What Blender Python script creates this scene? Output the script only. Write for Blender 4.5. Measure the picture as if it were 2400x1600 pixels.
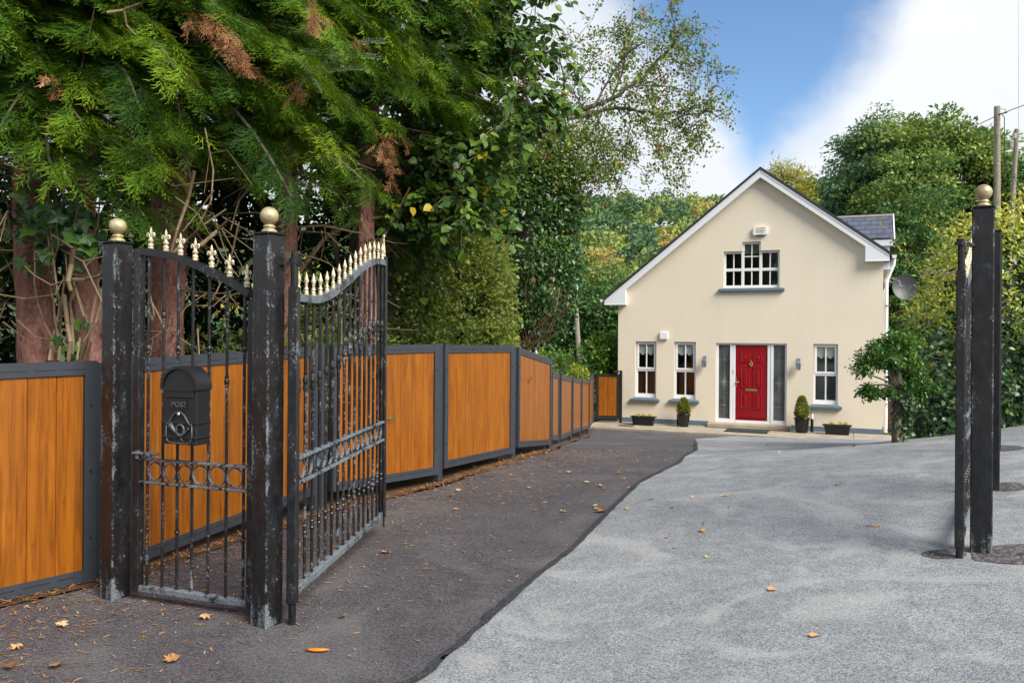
import bpy, bmesh, math, random
import numpy as np
from mathutils import Vector, Matrix, geometry, noise

for o in list(bpy.data.objects):
    bpy.data.objects.remove(o)
S = bpy.context.scene
COL = S.collection
PI = math.pi
rnd = random.Random(11)
R = np.random.default_rng(7)

# ------------------------------------------------------------------ camera, sky, sun, exposure
CAM_Z, FPX, ROLL = 1.55, 1900.0, 0.007
cd = bpy.data.cameras.new('camera')
cd.sensor_width = 36.0
cd.lens = FPX / 2400 * 36
cd.shift_y = -16 / 2400
cd.clip_start, cd.clip_end = 0.05, 4000
cam = bpy.data.objects.new('camera', cd)
COL.objects.link(cam)
cam.matrix_world = Matrix.Translation((0, 0, CAM_Z)) @ Matrix.Rotation(PI / 2, 4, 'X') @ Matrix.Rotation(ROLL, 4, 'Z')
S.camera = cam

SUN_EL, SUN_AZ = math.radians(42), math.radians(138)      # azimuth clockwise from +Y: high behind the camera, to its right
w = bpy.data.worlds.new('World'); S.world = w; w.use_nodes = True
nt = w.node_tree; nt.nodes.clear()
def wn(t, **k):
    n = nt.nodes.new(t)
    for a, v in k.items(): setattr(n, a, v)
    return n
def wl(a, b): nt.links.new(a, b)
sky = wn('ShaderNodeTexSky', sky_type='NISHITA', sun_disc=False)
sky.sun_elevation = SUN_EL; sky.sun_rotation = SUN_AZ
sky.altitude = 50; sky.air_density = 1.0; sky.dust_density = 0.3; sky.ozone_density = 2.0
tc = wn('ShaderNodeTexCoord')
def dirvec(u, v):
    return Vector(((u - 1200) / FPX, 1.0, -(v - 784) / FPX)).normalized()
d1, d2 = dirvec(1765, 360), dirvec(1830, -400)
gapn = d1.cross(d2).normalized()
dot = wn('ShaderNodeVectorMath', operation='DOT_PRODUCT'); dot.inputs[1].default_value = gapn
wl(tc.outputs['Generated'], dot.inputs[0])
def wm(op, a, b=None, c=None, clamp=False):
    n = wn('ShaderNodeMath', operation=op); n.use_clamp = clamp
    for i, x in enumerate((a, b, c)):
        if x is None: continue
        if isinstance(x, (int, float)): n.inputs[i].default_value = x
        else: wl(x, n.inputs[i])
    return n.outputs[0]
sep = wn('ShaderNodeSeparateXYZ'); wl(tc.outputs['Generated'], sep.inputs[0])
n1 = wn('ShaderNodeTexNoise'); n1.inputs['Scale'].default_value = 3.2; n1.inputs['Detail'].default_value = 9; n1.inputs['Roughness'].default_value = 0.58
mp = wn('ShaderNodeMapping'); mp.inputs['Location'].default_value = (1.7, 0.4, 0.9); mp.inputs['Scale'].default_value = (1, 1, 1.25)
wl(tc.outputs['Generated'], mp.inputs['Vector']); wl(mp.outputs[0], n1.inputs['Vector'])
n2 = wn('ShaderNodeTexNoise'); n2.inputs['Scale'].default_value = 1.6; n2.inputs['Detail'].default_value = 6
wl(mp.outputs[0], n2.inputs['Vector'])
half = wm('MULTIPLY', wm('MAXIMUM', wm('SUBTRACT', sep.outputs['Z'], 0.205), -0.12), 0.78)         # the blue gap widens with height
gapd = wm('SUBTRACT', wm('ABSOLUTE', dot.outputs['Value']), half)
fld = wm('ADD', gapd, wm('MULTIPLY', wm('SUBTRACT', n1.outputs['Fac'], 0.5), 0.26))
front = wm('MULTIPLY', sep.outputs['Y'], 1.0)
cm = wn('ShaderNodeMapRange', interpolation_type='SMOOTHSTEP')
cm.inputs['From Min'].default_value = -0.02; cm.inputs['From Max'].default_value = 0.075
wl(fld, cm.inputs['Value'])
cr = wn('ShaderNodeValToRGB')
cr.color_ramp.elements[0].position = 0.3; cr.color_ramp.elements[0].color = (6.9, 7.5, 8.3, 1)
cr.color_ramp.elements[1].position = 0.68; cr.color_ramp.elements[1].color = (8.8, 9.0, 9.25, 1)
wl(n2.outputs['Fac'], cr.inputs['Fac'])
skm = wn('ShaderNodeMix', data_type='RGBA', blend_type='MULTIPLY'); skm.inputs['Factor'].default_value = 1.0
wl(sky.outputs['Color'], skm.inputs['A']); skm.inputs['B'].default_value = (1.25, 1.45, 1.6, 1)
mx = wn('ShaderNodeMix', data_type='RGBA')
wl(cm.outputs['Result'], mx.inputs['Factor']); wl(skm.outputs['Result'], mx.inputs['A']); wl(cr.outputs['Color'], mx.inputs['B'])
bg = wn('ShaderNodeBackground'); bg.inputs['Strength'].default_value = 0.075
wl(mx.outputs['Result'], bg.inputs['Color'])
wo = wn('ShaderNodeOutputWorld'); wl(bg.outputs[0], wo.inputs['Surface'])

sl = bpy.data.lights.new('sun', 'SUN'); sl.energy = 4.2; sl.angle = math.radians(32); sl.color = (1.0, 0.95, 0.86)
sun = bpy.data.objects.new('sun', sl); COL.objects.link(sun)
sdir = Vector((math.sin(SUN_AZ) * math.cos(SUN_EL), math.cos(SUN_AZ) * math.cos(SUN_EL), math.sin(SUN_EL)))
sun.rotation_euler = sdir.to_track_quat('Z', 'Y').to_euler(); sun.location = sdir * 60
V = S.view_settings
V.view_transform = 'Standard'; V.look = 'None'; V.exposure = 0.6; V.gamma = 1.0; V.use_curve_mapping = False
S.cycles.use_denoising = True
S.cycles.max_bounces = 7; S.cycles.diffuse_bounces = 4; S.cycles.glossy_bounces = 3; S.cycles.transmission_bounces = 4; S.cycles.transparent_max_bounces = 8
S.cycles.caustics_reflective = False; S.cycles.caustics_refractive = False

# ------------------------------------------------------------------ survey helpers
def P(u, v, Y):
    """a point seen at photo position (u, v), Y metres away"""
    du, dv = u - 1200, v - 784
    c, s = math.cos(ROLL), math.sin(ROLL)
    return Vector(((du * c + dv * s) / FPX * Y, Y, CAM_Z + (du * s - dv * c) / FPX * Y))
_pts = [(-5, 0), (10.3, -.02), (13.4, -.26), (15.6, -.5), (17.7, -.72), (19.3, -.89), (20.6, -1.01), (26, -1.05), (60, -2.5)]
def base(Y):
    if Y <= -5: return 0
    for (a, b), (c, d) in zip(_pts, _pts[1:]):
        if Y <= c: return b + (d - b) * (Y - a) / (c - a)
    return -2.5
def sm(t):
    t = min(1, max(0, t)); return t * t * (3 - 2 * t)
def zg(X, Y):
    b = (base(Y - .5) + base(Y) + base(Y + .5)) / 3
    return b + .085 * min(9, max(0, X - .3)) * (1 - sm((Y - 5 - .6 * min(X, 7)) / 6))

# ------------------------------------------------------------------ object helpers
MAT_OF = {}
def link(name, data, parent=None):
    o = bpy.data.objects.new(name, data); COL.objects.link(o)
    if parent is not None: o.parent = parent
    return o
def tag(o, label=None, cat=None, group=None, kind=None):
    if label: o['label'] = label
    if cat: o['category'] = cat
    if group: o['group'] = group
    if kind: o['kind'] = kind
    return o
def thing(name, label, cat, loc=(0, 0, 0), rz=0.0, group=None):
    o = link(name, None); o.location = loc; o.rotation_euler = (0, 0, rz)
    o.empty_display_size = .1
    MAT_OF[o.name] = Matrix.Translation(Vector(loc)) @ Matrix.Rotation(rz, 4, 'Z')
    return tag(o, label, cat, group)
def clone_tree(o, loc, rz, label, group=None, parent=None):
    c = o.copy(); COL.objects.link(c)
    if parent is None:
        c.location = loc; c.rotation_euler = (0, 0, rz); c['label'] = label
        if group: c['group'] = group
    else:
        c.parent = parent
    for ch in o.children: clone_tree(ch, None, None, None, None, c)
    return c

class MB:
    def __init__(s): s.v = []; s.f = []
    def add(s, v, f):
        k = len(s.v); s.v += [Vector(p) for p in v]; s.f += [tuple(i + k for i in q) for q in f]; return s
    def box(s, lo, hi, m=None, bev=0.0):
        x0, y0, z0 = lo; x1, y1, z1 = hi
        if bev <= 0:
            v = [(x0, y0, z0), (x1, y0, z0), (x1, y1, z0), (x0, y1, z0), (x0, y0, z1), (x1, y0, z1), (x1, y1, z1), (x0, y1, z1)]
            f = [(0, 3, 2, 1), (4, 5, 6, 7), (0, 1, 5, 4), (1, 2, 6, 5), (2, 3, 7, 6), (3, 0, 4, 7)]
        else:
            b = bev; v = []; f = []
            def ring(z, i):
                a = [(x0 + i + b, y0 + i), (x1 - i - b, y0 + i), (x1 - i, y0 + i + b), (x1 - i, y1 - i - b), (x1 - i - b, y1 - i), (x0 + i + b, y1 - i), (x0 + i, y1 - i - b), (x0 + i, y0 + i + b)]
                return [(p[0], p[1], z) for p in a]
            for z, i in ((z0, b), (z0 + b, 0), (z1 - b, 0), (z1, b)): v += ring(z, i)
            for r in range(3):
                for k in range(8):
                    f.append((r * 8 + k, r * 8 + (k + 1) % 8, r * 8 + 8 + (k + 1) % 8, r * 8 + 8 + k))
            f.append(tuple(range(7, -1, -1))); f.append(tuple(range(24, 32)))
        if m is not None: v = [m @ Vector(p) for p in v]
        return s.add(v, f)
    def tube(s, pts, rad, n=8, cap=True, flat=1.0):
        pts = [Vector(p) for p in pts]
        if not hasattr(rad, '__len__'): rad = [rad] * len(pts)
        k0 = len(s.v); ref = None
        for i, p in enumerate(pts):
            d = (pts[min(i + 1, len(pts) - 1)] - pts[max(i - 1, 0)])
            d = d.normalized() if d.length > 1e-9 else Vector((0, 0, 1))
            if ref is None:
                ref = d.cross(Vector((0, 0, 1)) if abs(d.z) < .9 else Vector((1, 0, 0))).normalized()
            ref = (ref - d * ref.dot(d)); ref = ref.normalized() if ref.length > 1e-6 else d.orthogonal().normalized()
            b = d.cross(ref)
            for k in range(n):
                a = 2 * PI * k / n
                s.v.append(p + (ref * math.cos(a) + b * math.sin(a) * flat) * rad[i])
        for i in range(len(pts) - 1):
            for k in range(n):
                a, b2 = k0 + i * n + k, k0 + i * n + (k + 1) % n
                s.f.append((a, b2, b2 + n, a + n))
        if cap:
            s.f.append(tuple(k0 + k for k in range(n - 1, -1, -1)))
            e = k0 + (len(pts) - 1) * n
            s.f.append(tuple(e + k for k in range(n)))
        return s
    def lathe(s, prof, c=(0, 0, 0), n=12, m=None):
        k0 = len(s.v); c = Vector(c)
        for z, r in prof:
            for k in range(n):
                a = 2 * PI * (k + .5) / n
                p = Vector((r * math.cos(a), r * math.sin(a), z))
                s.v.append(c + (m @ p if m else p))
        for i in range(len(prof) - 1):
            for k in range(n):
                a, b = k0 + i * n + k, k0 + i * n + (k + 1) % n
                s.f.append((a, b, b + n, a + n))
        s.f.append(tuple(k0 + k for k in range(n - 1, -1, -1)))
        e = k0 + (len(prof) - 1) * n
        s.f.append(tuple(e + k for k in range(n)))
        return s
    def prism(s, poly, fa, fb):
        """poly: 2-D points; fa, fb map (x, y) to the 3-D point of the front and the back face"""
        n = len(poly); v = [fa(*p) for p in poly] + [fb(*p) for p in poly]
        f = [tuple(range(n)), tuple(range(2 * n - 1, n - 1, -1))]
        f += [(i, i + n, (i + 1) % n + n, (i + 1) % n) for i in range(n)]
        return s.add(v, f)
    def sphere(s, c, r, n=16, q=10, sc=(1, 1, 1)):
        prof = [(-math.cos(PI * (i + .0) / q) * r * sc[2], max(1e-4, math.sin(PI * i / q) * r * sc[0])) for i in range(q + 1)]
        return s.lathe(prof, c, n)
    def build(s, name, mat, parent=None, smooth=False, world=None, recalc=True):
        me = bpy.data.meshes.new(name)
        vs = s.v
        if world is not None:
            inv = MAT_OF[world.name].inverted(); vs = [inv @ p for p in vs]
        me.from_pydata([tuple(p) for p in vs], [], s.f)
        if recalc:
            b = bmesh.new(); b.from_mesh(me); bmesh.ops.recalc_face_normals(b, faces=b.faces); b.to_mesh(me); b.free()
        if smooth:
            me.polygons.foreach_set('use_smooth', [True] * len(me.polygons))
            if smooth != True: me.set_sharp_from_angle(angle=math.radians(smooth))
        if mat: me.materials.append(mat)
        return link(name, me, parent)

# ------------------------------------------------------------------ materials
class NT:
    def __init__(s, name):
        s.m = bpy.data.materials.new(name); s.m.use_nodes = True; s.t = s.m.node_tree
        s.b = s.t.nodes['Principled BSDF']; s.out = s.t.nodes['Material Output']
        s.tc = s.n('ShaderNodeTexCoord')
    def n(s, t, **k):
        x = s.t.nodes.new(t)
        for a, v in k.items(): setattr(x, a, v)
        return x
    def l(s, a, b): s.t.links.new(a, b)
    def set(s, sock, x):
        if isinstance(x, (int, float)): sock.default_value = x
        elif isinstance(x, (tuple, list)): sock.default_value = tuple(x) + ((1,) if len(x) == 3 and len(sock.default_value) == 4 else ())
        else: s.l(x, sock)
    def noise(s, scale, detail=4, rough=.55, coord='Object', mapping=None, dist=0.0):
        n = s.n('ShaderNodeTexNoise'); n.inputs['Scale'].default_value = scale; n.inputs['Detail'].default_value = detail
        n.inputs['Roughness'].default_value = rough; n.inputs['Distortion'].default_value = dist
        s.l(s.coord(coord, mapping), n.inputs['Vector']); return n.outputs['Fac']
    def coord(s, coord='Object', mapping=None):
        c = s.tc.outputs[coord] if coord in s.tc.outputs.keys() else s.n('ShaderNodeNewGeometry').outputs['Position']
        if mapping:
            mp = s.n('ShaderNodeMapping'); mp.inputs['Scale'].default_value = mapping; s.l(c, mp.inputs['Vector']); return mp.outputs[0]
        return c
    def ramp(s, fac, stops, const=False):
        r = s.n('ShaderNodeValToRGB'); e = r.color_ramp.elements
        if const: r.color_ramp.interpolation = 'CONSTANT'
        while len(e) < len(stops): e.new(.5)
        for x, (p, c) in zip(e, stops):
            x.position = p; x.color = (c, c, c, 1) if isinstance(c, (int, float)) else tuple(c) + (1,)
        s.set(r.inputs['Fac'], fac); return r.outputs['Color']
    def mix(s, f, a, b, blend='MIX'):
        m = s.n('ShaderNodeMix', data_type='RGBA', blend_type=blend)
        s.set(m.inputs['Factor'], f); s.set(m.inputs['A'], a); s.set(m.inputs['B'], b); return m.outputs['Result']
    def math(s, op, a, b=0.0, clamp=False):
        m = s.n('ShaderNodeMath', operation=op); m.use_clamp = clamp
        s.set(m.inputs[0], a); s.set(m.inputs[1], b); return m.outputs[0]
    def bump(s, h, strength=.3, dist=.01):
        b = s.n('ShaderNodeBump'); b.inputs['Strength'].default_value = strength; b.inputs['Distance'].default_value = dist
        s.l(h, b.inputs['Height']); s.l(b.outputs[0], s.b.inputs['Normal'])
    def fin(s, color=None, rough=.6, metal=0.0, spec=None):
        if color is not None: s.set(s.b.inputs['Base Color'], color)
        s.set(s.b.inputs['Roughness'], rough); s.set(s.b.inputs['Metallic'], metal)
        if spec is not None: s.b.inputs['Specular IOR Level'].default_value = spec
        return s.m

def simple(name, col, rough=.55, metal=0.0, var=.12, scale=14, bump=0.0, bscale=120, coord='Object'):
    t = NT(name)
    f = t.noise(scale, 5, .6, coord)
    c = t.ramp(f, [(.25, tuple(x * (1 - var) for x in col)), (.75, tuple(min(1, x * (1 + var)) for x in col))])
    if bump: t.bump(t.noise(bscale, 3, .6, coord), bump, .004)
    return t.fin(c, rough, metal)

def worn_black(name, cover, fine=70, corner=0.0, low=0.0, base_c=(.0065, .007, .009)):
    """black paint: flakes where fine noise beats a threshold that drops along corners (local |x|,|y| near corner) and near the ground"""
    t = NT(name)
    a = t.noise(fine, 7, .72); b = t.noise(4.0, 4, .6, mapping=(1, 1, .6)); c = t.noise(170, 3, .6); d = t.noise(24, 5, .7, mapping=(1, 1, .45))
    s = t.math('ADD', t.math('MULTIPLY', a, .55), t.math('MULTIPLY', d, .45))
    s = t.math('ADD', s, t.math('MULTIPLY', t.math('SUBTRACT', b, .5), .42))
    if corner:
        sp = t.n('ShaderNodeSeparateXYZ'); t.l(t.tc.outputs['Object'], sp.inputs[0])
        e = t.math('MULTIPLY', t.math('ABSOLUTE', sp.outputs[0]), t.math('ABSOLUTE', sp.outputs[1]))
        e = t.math('POWER', t.math('MULTIPLY', e, 1 / (corner * corner)), 5.0)
        s = t.math('ADD', s, t.math('MULTIPLY', e, .13))
        z = t.math('SUBTRACT', 1.0, t.math('MULTIPLY', sp.outputs[2], 1 / .55), True)
        s = t.math('ADD', s, t.math('MULTIPLY', t.math('POWER', z, 2.0), low))
    th = .66 - cover
    m = t.ramp(s, [(th, 0.0), (th + .025, .75), (th + .10, 1.0)])
    wear = t.ramp(c, [(.3, (.055, .068, .08)), (.55, (.15, .175, .20)), (.75, (.38, .41, .43))])
    tone = t.ramp(b, [(.42, base_c), (.62, (.017, .012, .010))])
    sheen = t.mix(t.ramp(d, [(.45, 0.0), (.62, .55)]), tone, (.020, .024, .029))
    col = t.mix(m, sheen, wear)
    t.bump(t.math('ADD', s, t.math('MULTIPLY', c, .2)), .4, .003)
    return t.fin(col, t.mix(m, t.ramp(d, [(.3, .28), (.7, .48)]), (.8, .8, .8)))
M_POST = worn_black('flaking_black_post_paint', .07, 80, .061, .06)
M_POSTR = worn_black('black_post_paint', .04, 90, .061, .07)
M_BLACK = worn_black('worn_black_paint', .08)
M_BLACK_RAIL = worn_black('weathered_black_paint', .22)
M_BLACK_BAR = worn_black('worn_bar_paint', .105, 60)
M_BLACK_CLEAN = worn_black('sound_black_paint', .02)
def gold():
    t = NT('tarnished_gold_paint')
    a = t.noise(90, 5, .7); b = t.noise(18, 4, .6)
    c = t.ramp(b, [(.3, (.30, .22, .09)), (.6, (.50, .41, .23)), (.8, (.60, .54, .38))])
    m = t.ramp(a, [(.62, 0.0), (.68, 1.0)])
    c = t.mix(m, c, (.07, .05, .02))
    t.bump(a, .5, .003)
    return t.fin(c, .42, .35)
M_GOLD = gold()
def pale_gold():
    t = NT('pale_gold_paint'); b = t.noise(60, 4, .65)
    c = t.ramp(b, [(.3, (.33, .24, .09)), (.5, (.62, .54, .35)), (.75, (.80, .76, .62))])
    t.bump(b, .3, .002)
    return t.fin(c, .38, .2)
M_PALEGOLD = pale_gold()
M_GREY = simple('grey_powder_coat', (.036, .042, .053), .42, 0, .15, 8, .12, 300)
M_SLOT = simple('dark_slot', (.010, .011, .013), .6)
def timber(name='golden_oak_board', c0=(.165, .046, .003), c1=(.275, .083, .0035), c2=(.37, .125, .006)):
    t = NT(name)
    oi = t.n('ShaderNodeObjectInfo')
    add = t.n('ShaderNodeVectorMath', operation='ADD')
    comb = t.n('ShaderNodeCombineXYZ'); t.l(t.math('MULTIPLY', oi.outputs['Random'], 37.0), comb.inputs[0]); t.l(t.math('MULTIPLY', oi.outputs['Random'], 91.0), comb.inputs[2])
    t.l(t.tc.outputs['Object'], add.inputs[0]); t.l(comb.outputs[0], add.inputs[1])
    def nz(scale, mapping, detail, dist):
        mp = t.n('ShaderNodeMapping'); mp.inputs['Scale'].default_value = mapping; t.l(add.outputs[0], mp.inputs['Vector'])
        n = t.n('ShaderNodeTexNoise'); n.inputs['Scale'].default_value = scale; n.inputs['Detail'].default_value = detail; n.inputs['Distortion'].default_value = dist; n.inputs['Roughness'].default_value = .6
        t.l(mp.outputs[0], n.inputs['Vector']); return n.outputs['Fac']
    broad = nz(6, (2.2, 2.2, .22), 4, 1.2); grain = nz(55, (1.5, 1.5, .05), 5, .4); knot = nz(7, (1, 1, .5), 3, 2.5)
    f = t.math('ADD', t.math('MULTIPLY', broad, .6), t.math('MULTIPLY', grain, .4))
    c = t.ramp(f, [(.33, c0), (.50, c1), (.66, c2)])
    k = t.ramp(knot, [(.66, 0.0), (.74, .75)])
    c = t.mix(k, c, (.16, .04, .006))
    g2 = t.ramp(grain, [(.30, .70), (.42, 1.0)])
    c = t.mix(1.0, c, g2, 'MULTIPLY')
    tone = t.math('ADD', t.math('MULTIPLY', oi.outputs['Random'], .12), .92)
    tc_ = t.n('ShaderNodeCombineColor'); [t.l(tone, tc_.inputs[i]) for i in range(3)]
    c = t.mix(1.0, c, tc_.outputs[0], 'MULTIPLY')
    t.bump(grain, .08, .002)
    return t.fin(c, t.ramp(grain, [(0, .30), (1, .42)]))
M_TIMBER = timber()
M_PVC = simple('white_upvc', (.78, .79, .80), .28, 0, .02, 3)
M_WHITE = simple('white_fascia', (.76, .77, .78), .4, 0, .03, 2)
def render_wall():
    t = NT('cream_painted_render')
    a = t.noise(1.2, 5, .6, mapping=(1, 1, .6)); b = t.noise(160, 4, .6)
    c = t.ramp(a, [(.3, (.73, .64, .495)), (.7, (.77, .68, .535))])
    drip = t.noise(3.0, 4, .6, mapping=(2.2, 2.2, .18))
    c = t.mix(t.ramp(drip, [(.58, 0.0), (.8, .16)]), c, (.46, .38, .27))
    t.bump(b, .22, .004)
    return t.fin(c, .85)
M_WALL = render_wall()
M_BLUEGREY = simple('blue_grey_masonry_paint', (.105, .155, .195), .6, 0, .15, 5, .1, 150)
M_SLATE = simple('grey_slate', (.10, .11, .145), .5, 0, .3, 5, .2, 60)
M_DARKROOF = simple('dark_slate_verge', (.030, .033, .040), .5, 0, .2, 6)
M_RED = simple('red_door_paint', (.27, .0022, .008), .26, 0, .06, 3)
M_BRASS = simple('polished_brass', (.62, .42, .12), .25, .85, .1, 20)
def glass(name, tint=(.02, .022, .022), alpha=.72, rough=.03):
    t = NT(name)
    tr = t.n('ShaderNodeBsdfTransparent'); gl = t.n('ShaderNodeBsdfGlossy'); gl.inputs['Roughness'].default_value = rough
    gl.inputs['Color'].default_value = (.9, .95, .95, 1)
    tr.inputs['Color'].default_value = (alpha, alpha * 1.01, alpha, 1)
    fr = t.n('ShaderNodeLayerWeight'); fr.inputs['Blend'].default_value = .5
    m = t.n('ShaderNodeMixShader'); t.l(t.math('ADD', t.math('MULTIPLY', t.math('POWER', fr.outputs['Facing'], 5.0), .9), .055), m.inputs[0]); t.l(tr.outputs[0], m.inputs[1]); t.l(gl.outputs[0], m.inputs[2])
    t.l(m.outputs[0], t.out.inputs['Surface']); return t.m
M_GLASS = glass('window_glass', alpha=.9)
def frosted():
    t = NT('frosted_door_glass'); n = t.noise(3, 4, .6)
    c = t.ramp(n, [(.35, (.055, .062, .060)), (.7, (.115, .13, .125))])
    t.bump(t.noise(90, 2, .5), .15, .002)
    return t.fin(c, .22)
M_FROST = frosted()
M_LEAD = simple('lead_came', (.30, .32, .32), .4, .3)
M_BLIND = simple('pale_green_blind', (.60, .66, .57), .8, 0, .05, 10)
M_CREAMDOOR = simple('cream_inner_door', (.50, .46, .32), .5)
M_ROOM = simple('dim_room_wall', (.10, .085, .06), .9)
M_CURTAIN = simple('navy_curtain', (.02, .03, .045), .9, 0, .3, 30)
def concrete():
    t = NT('weathered_concrete'); a = t.noise(2.5, 6, .65); b = t.noise(90, 4, .6)
    c = t.ramp(a, [(.3, (.27, .22, .16)), (.7, (.46, .40, .31))])
    c = t.mix(t.ramp(b, [(.3, .35), (.6, 0.0)]), c, (.16, .13, .10)); t.bump(b, .4, .006)
    return t.fin(c, .9)
M_CONC = concrete()
def asphalt(name, dark, mid, light, stone=150, dust=None, dust_lo=.5, dust_hi=.72, warp=2.0, rough=.85):
    t = NT(name)
    v = t.n('ShaderNodeTexVoronoi'); v.inputs['Scale'].default_value = stone; t.l(t.coord('pos'), v.inputs['Vector'])
    g = t.noise(stone * .8, 3, .6, 'pos'); big = t.noise(.55, 5, .6, 'pos'); med = t.noise(6, 5, .65, 'pos')
    sep_ = t.n('ShaderNodeSeparateColor'); t.l(v.outputs['Color'], sep_.inputs[0])
    s = t.math('ADD', t.math('MULTIPLY', sep_.outputs[0], .55), t.math('MULTIPLY', g, .45))
    c = t.ramp(s, [(.22, dark), (.48, mid), (.80, light)])
    c = t.mix(1.0, c, t.ramp(med, [(.3, .78), (.7, 1.12)]), 'MULTIPLY')
    c = t.mix(1.0, c, t.ramp(big, [(.3, .80), (.7, 1.15)]), 'MULTIPLY')
    if dust:
        d = t.noise(.75, 5, .5, 'pos', (1, 1.0, 1), warp)
        dm = t.ramp(d, [(dust_lo, 0.0), (dust_hi, .55)])
        dm = t.mix(1.0, dm, t.ramp(s, [(.15, .35), (.45, 1.0)]), 'MULTIPLY')
        c = t.mix(dm, c, dust)
    t.bump(t.math('SUBTRACT', s, t.math('MULTIPLY', v.outputs['Distance'], .6)), .75, .006)
    return t.fin(c, rough)
M_DARKTAR = asphalt('dark_new_tarmac', (.028, .025, .029), (.066, .060, .067), (.14, .128, .136), 150, (.17, .16, .158), .50, .74, 1.5)
M_GREYTAR = asphalt('old_grey_tarmac', (.10, .109, .116), (.255, .270, .280), (.42, .435, .445), 165, (.42, .41, .395), .52, .62, 2.6)
M_SEAL = asphalt('black_seal_band', (.008, .010, .012), (.025, .029, .034), (.06, .065, .07), 120)
M_PATCH = asphalt('coarse_dark_tarmac', (.02, .015, .016), (.075, .062, .066), (.22, .19, .19), 60)
def soil():
    t = NT('needle_litter_soil'); a = t.noise(3, 5, .6, 'pos'); b = t.noise(120, 4, .7, 'pos', (1, .35, 1))
    c = t.ramp(b, [(.3, (.02, .013, .008)), (.55, (.09, .045, .018)), (.75, (.25, .11, .035))])
    c = t.mix(t.ramp(a, [(.5, 0.0), (.75, .6)]), c, (.04, .03, .02)); t.bump(b, .8, .01)
    return t.fin(c, .95)
M_SOIL = soil()
def grassland():
    t = NT('rough_grass'); a = t.noise(.2, 5, .6, 'pos'); b = t.noise(9, 4, .7, 'pos')
    c = t.ramp(a, [(.3, (.03, .05, .012)), (.7, (.06, .08, .02))]); c = t.mix(.5, c, t.ramp(b, [(.3, (.02, .03, .01)), (.7, (.07, .09, .03))]))
    return t.fin(c, .95)
M_GRASS = grassland()
def bark(name, c0, c1, c2, sc=11):
    t = NT(name)
    a = t.noise(sc, 6, .7, 'Object', (1, 1, .3), .6); b = t.noise(sc * 4, 4, .65, 'Object', (1, 1, .45))
    s = t.math('ADD', t.math('MULTIPLY', a, .6), t.math('MULTIPLY', b, .4))
    c = t.ramp(s, [(.36, c0), (.5, c1), (.68, c2)]); t.bump(s, 1.0, .03)
    return t.fin(c, .9)
M_BARK = bark('reddish_conifer_bark', (.06, .022, .017), (.30, .135, .105), (.50, .29, .23))
M_BARKG = bark('grey_brown_bark', (.03, .024, .018), (.11, .09, .065), (.24, .21, .16))
M_TWIG = simple('dry_pale_twig', (.21, .15, .085), .8, 0, .4, 9)
M_POLE = bark('weathered_pole_wood', (.13, .11, .08), (.29, .25, .19), (.42, .38, .31), 6)
def leaf(name, stops, trans=.25, rough=.5, spec=.35):
    t = NT(name)
    at = t.n('ShaderNodeAttribute', attribute_name='tint')
    c = t.ramp(at.outputs['Fac'], stops)
    t.fin(c, rough, 0, spec)
    tl = t.n('ShaderNodeBsdfTranslucent'); hs = t.n('ShaderNodeHueSaturation'); hs.inputs['Value'].default_value = 1.35; hs.inputs['Hue'].default_value = .485
    t.l(c, hs.inputs['Color']); t.l(hs.outputs[0], tl.inputs['Color'])
    m = t.n('ShaderNodeMixShader'); m.inputs[0].default_value = trans
    t.l(t.b.outputs[0], m.inputs[1]); t.l(tl.outputs[0], m.inputs[2]); t.l(m.outputs[0], t.out.inputs['Surface'])
    return t.m
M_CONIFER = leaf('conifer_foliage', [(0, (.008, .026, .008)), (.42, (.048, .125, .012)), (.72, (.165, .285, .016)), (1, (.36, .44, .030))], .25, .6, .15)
M_DEAD = leaf('dead_brown_fronds', [(0, (.10, .035, .014)), (.5, (.36, .16, .065)), (1, (.62, .36, .18))], .2, .8)
M_HAZEL = leaf('broad_green_leaves', [(0, (.022, .055, .015)), (.4, (.052, .12, .025)), (.8, (.15, .26, .026)), (.93, (.20, .27, .03)), (1, (.52, .36, .02))], .3, .42, .4)
M_HAW = leaf('small_hawthorn_leaves', [(0, (.05, .09, .018)), (.5, (.15, .23, .035)), (.9, (.32, .36, .06)), (.96, (.30, .20, .04)), (1, (.42, .012, .02))], .25)
M_CLIP = leaf('clipped_small_leaves', [(0, (.03, .052, .012)), (.5, (.10, .16, .028)), (.85, (.22, .28, .04)), (1, (.32, .34, .07))], .2)
M_IVY = leaf('ivy_leaves', [(0, (.013, .036, .015)), (.45, (.036, .095, .026)), (.8, (.10, .21, .03)), (.95, (.19, .26, .03)), (1, (.33, .12, .03))], .15, .36, .5)
M_PRIVET = leaf('privet_leaves', [(0, (.03, .07, .014)), (.35, (.095, .18, .02)), (.65, (.26, .35, .025)), (.9, (.46, .46, .03)), (1, (.60, .56, .10))], .28, .36, .5)
M_TREE = leaf('dull_green_tree_leaves', [(0, (.028, .072, .022)), (.5, (.090, .195, .050)), (.85, (.24, .34, .075)), (1, (.36, .42, .09))], .25)
M_ASH = leaf('blue_green_tree_leaves', [(0, (.035, .088, .042)), (.5, (.095, .20, .09)), (1, (.20, .32, .12))], .28)
M_HILL = leaf('hillside_leaves', [(0, (.085, .165, .105)), (.25, (.13, .225, .095)), (.5, (.24, .325, .095)), (.75, (.36, .40, .105)), (.92, (.45, .40, .11)), (1, (.45, .30, .10))], .25, .8, .1)  # distance haze put into the leaf colour: paler, less saturated greens
M_LAUREL = leaf('laurel_leaves', [(0, (.025, .075, .014)), (.5, (.08, .19, .022)), (1, (.22, .36, .05))], .25, .35, .5)
M_BOX = leaf('topiary_leaves', [(0, (.05, .075, .012)), (.5, (.16, .20, .022)), (1, (.33, .34, .05))], .25)
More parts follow.
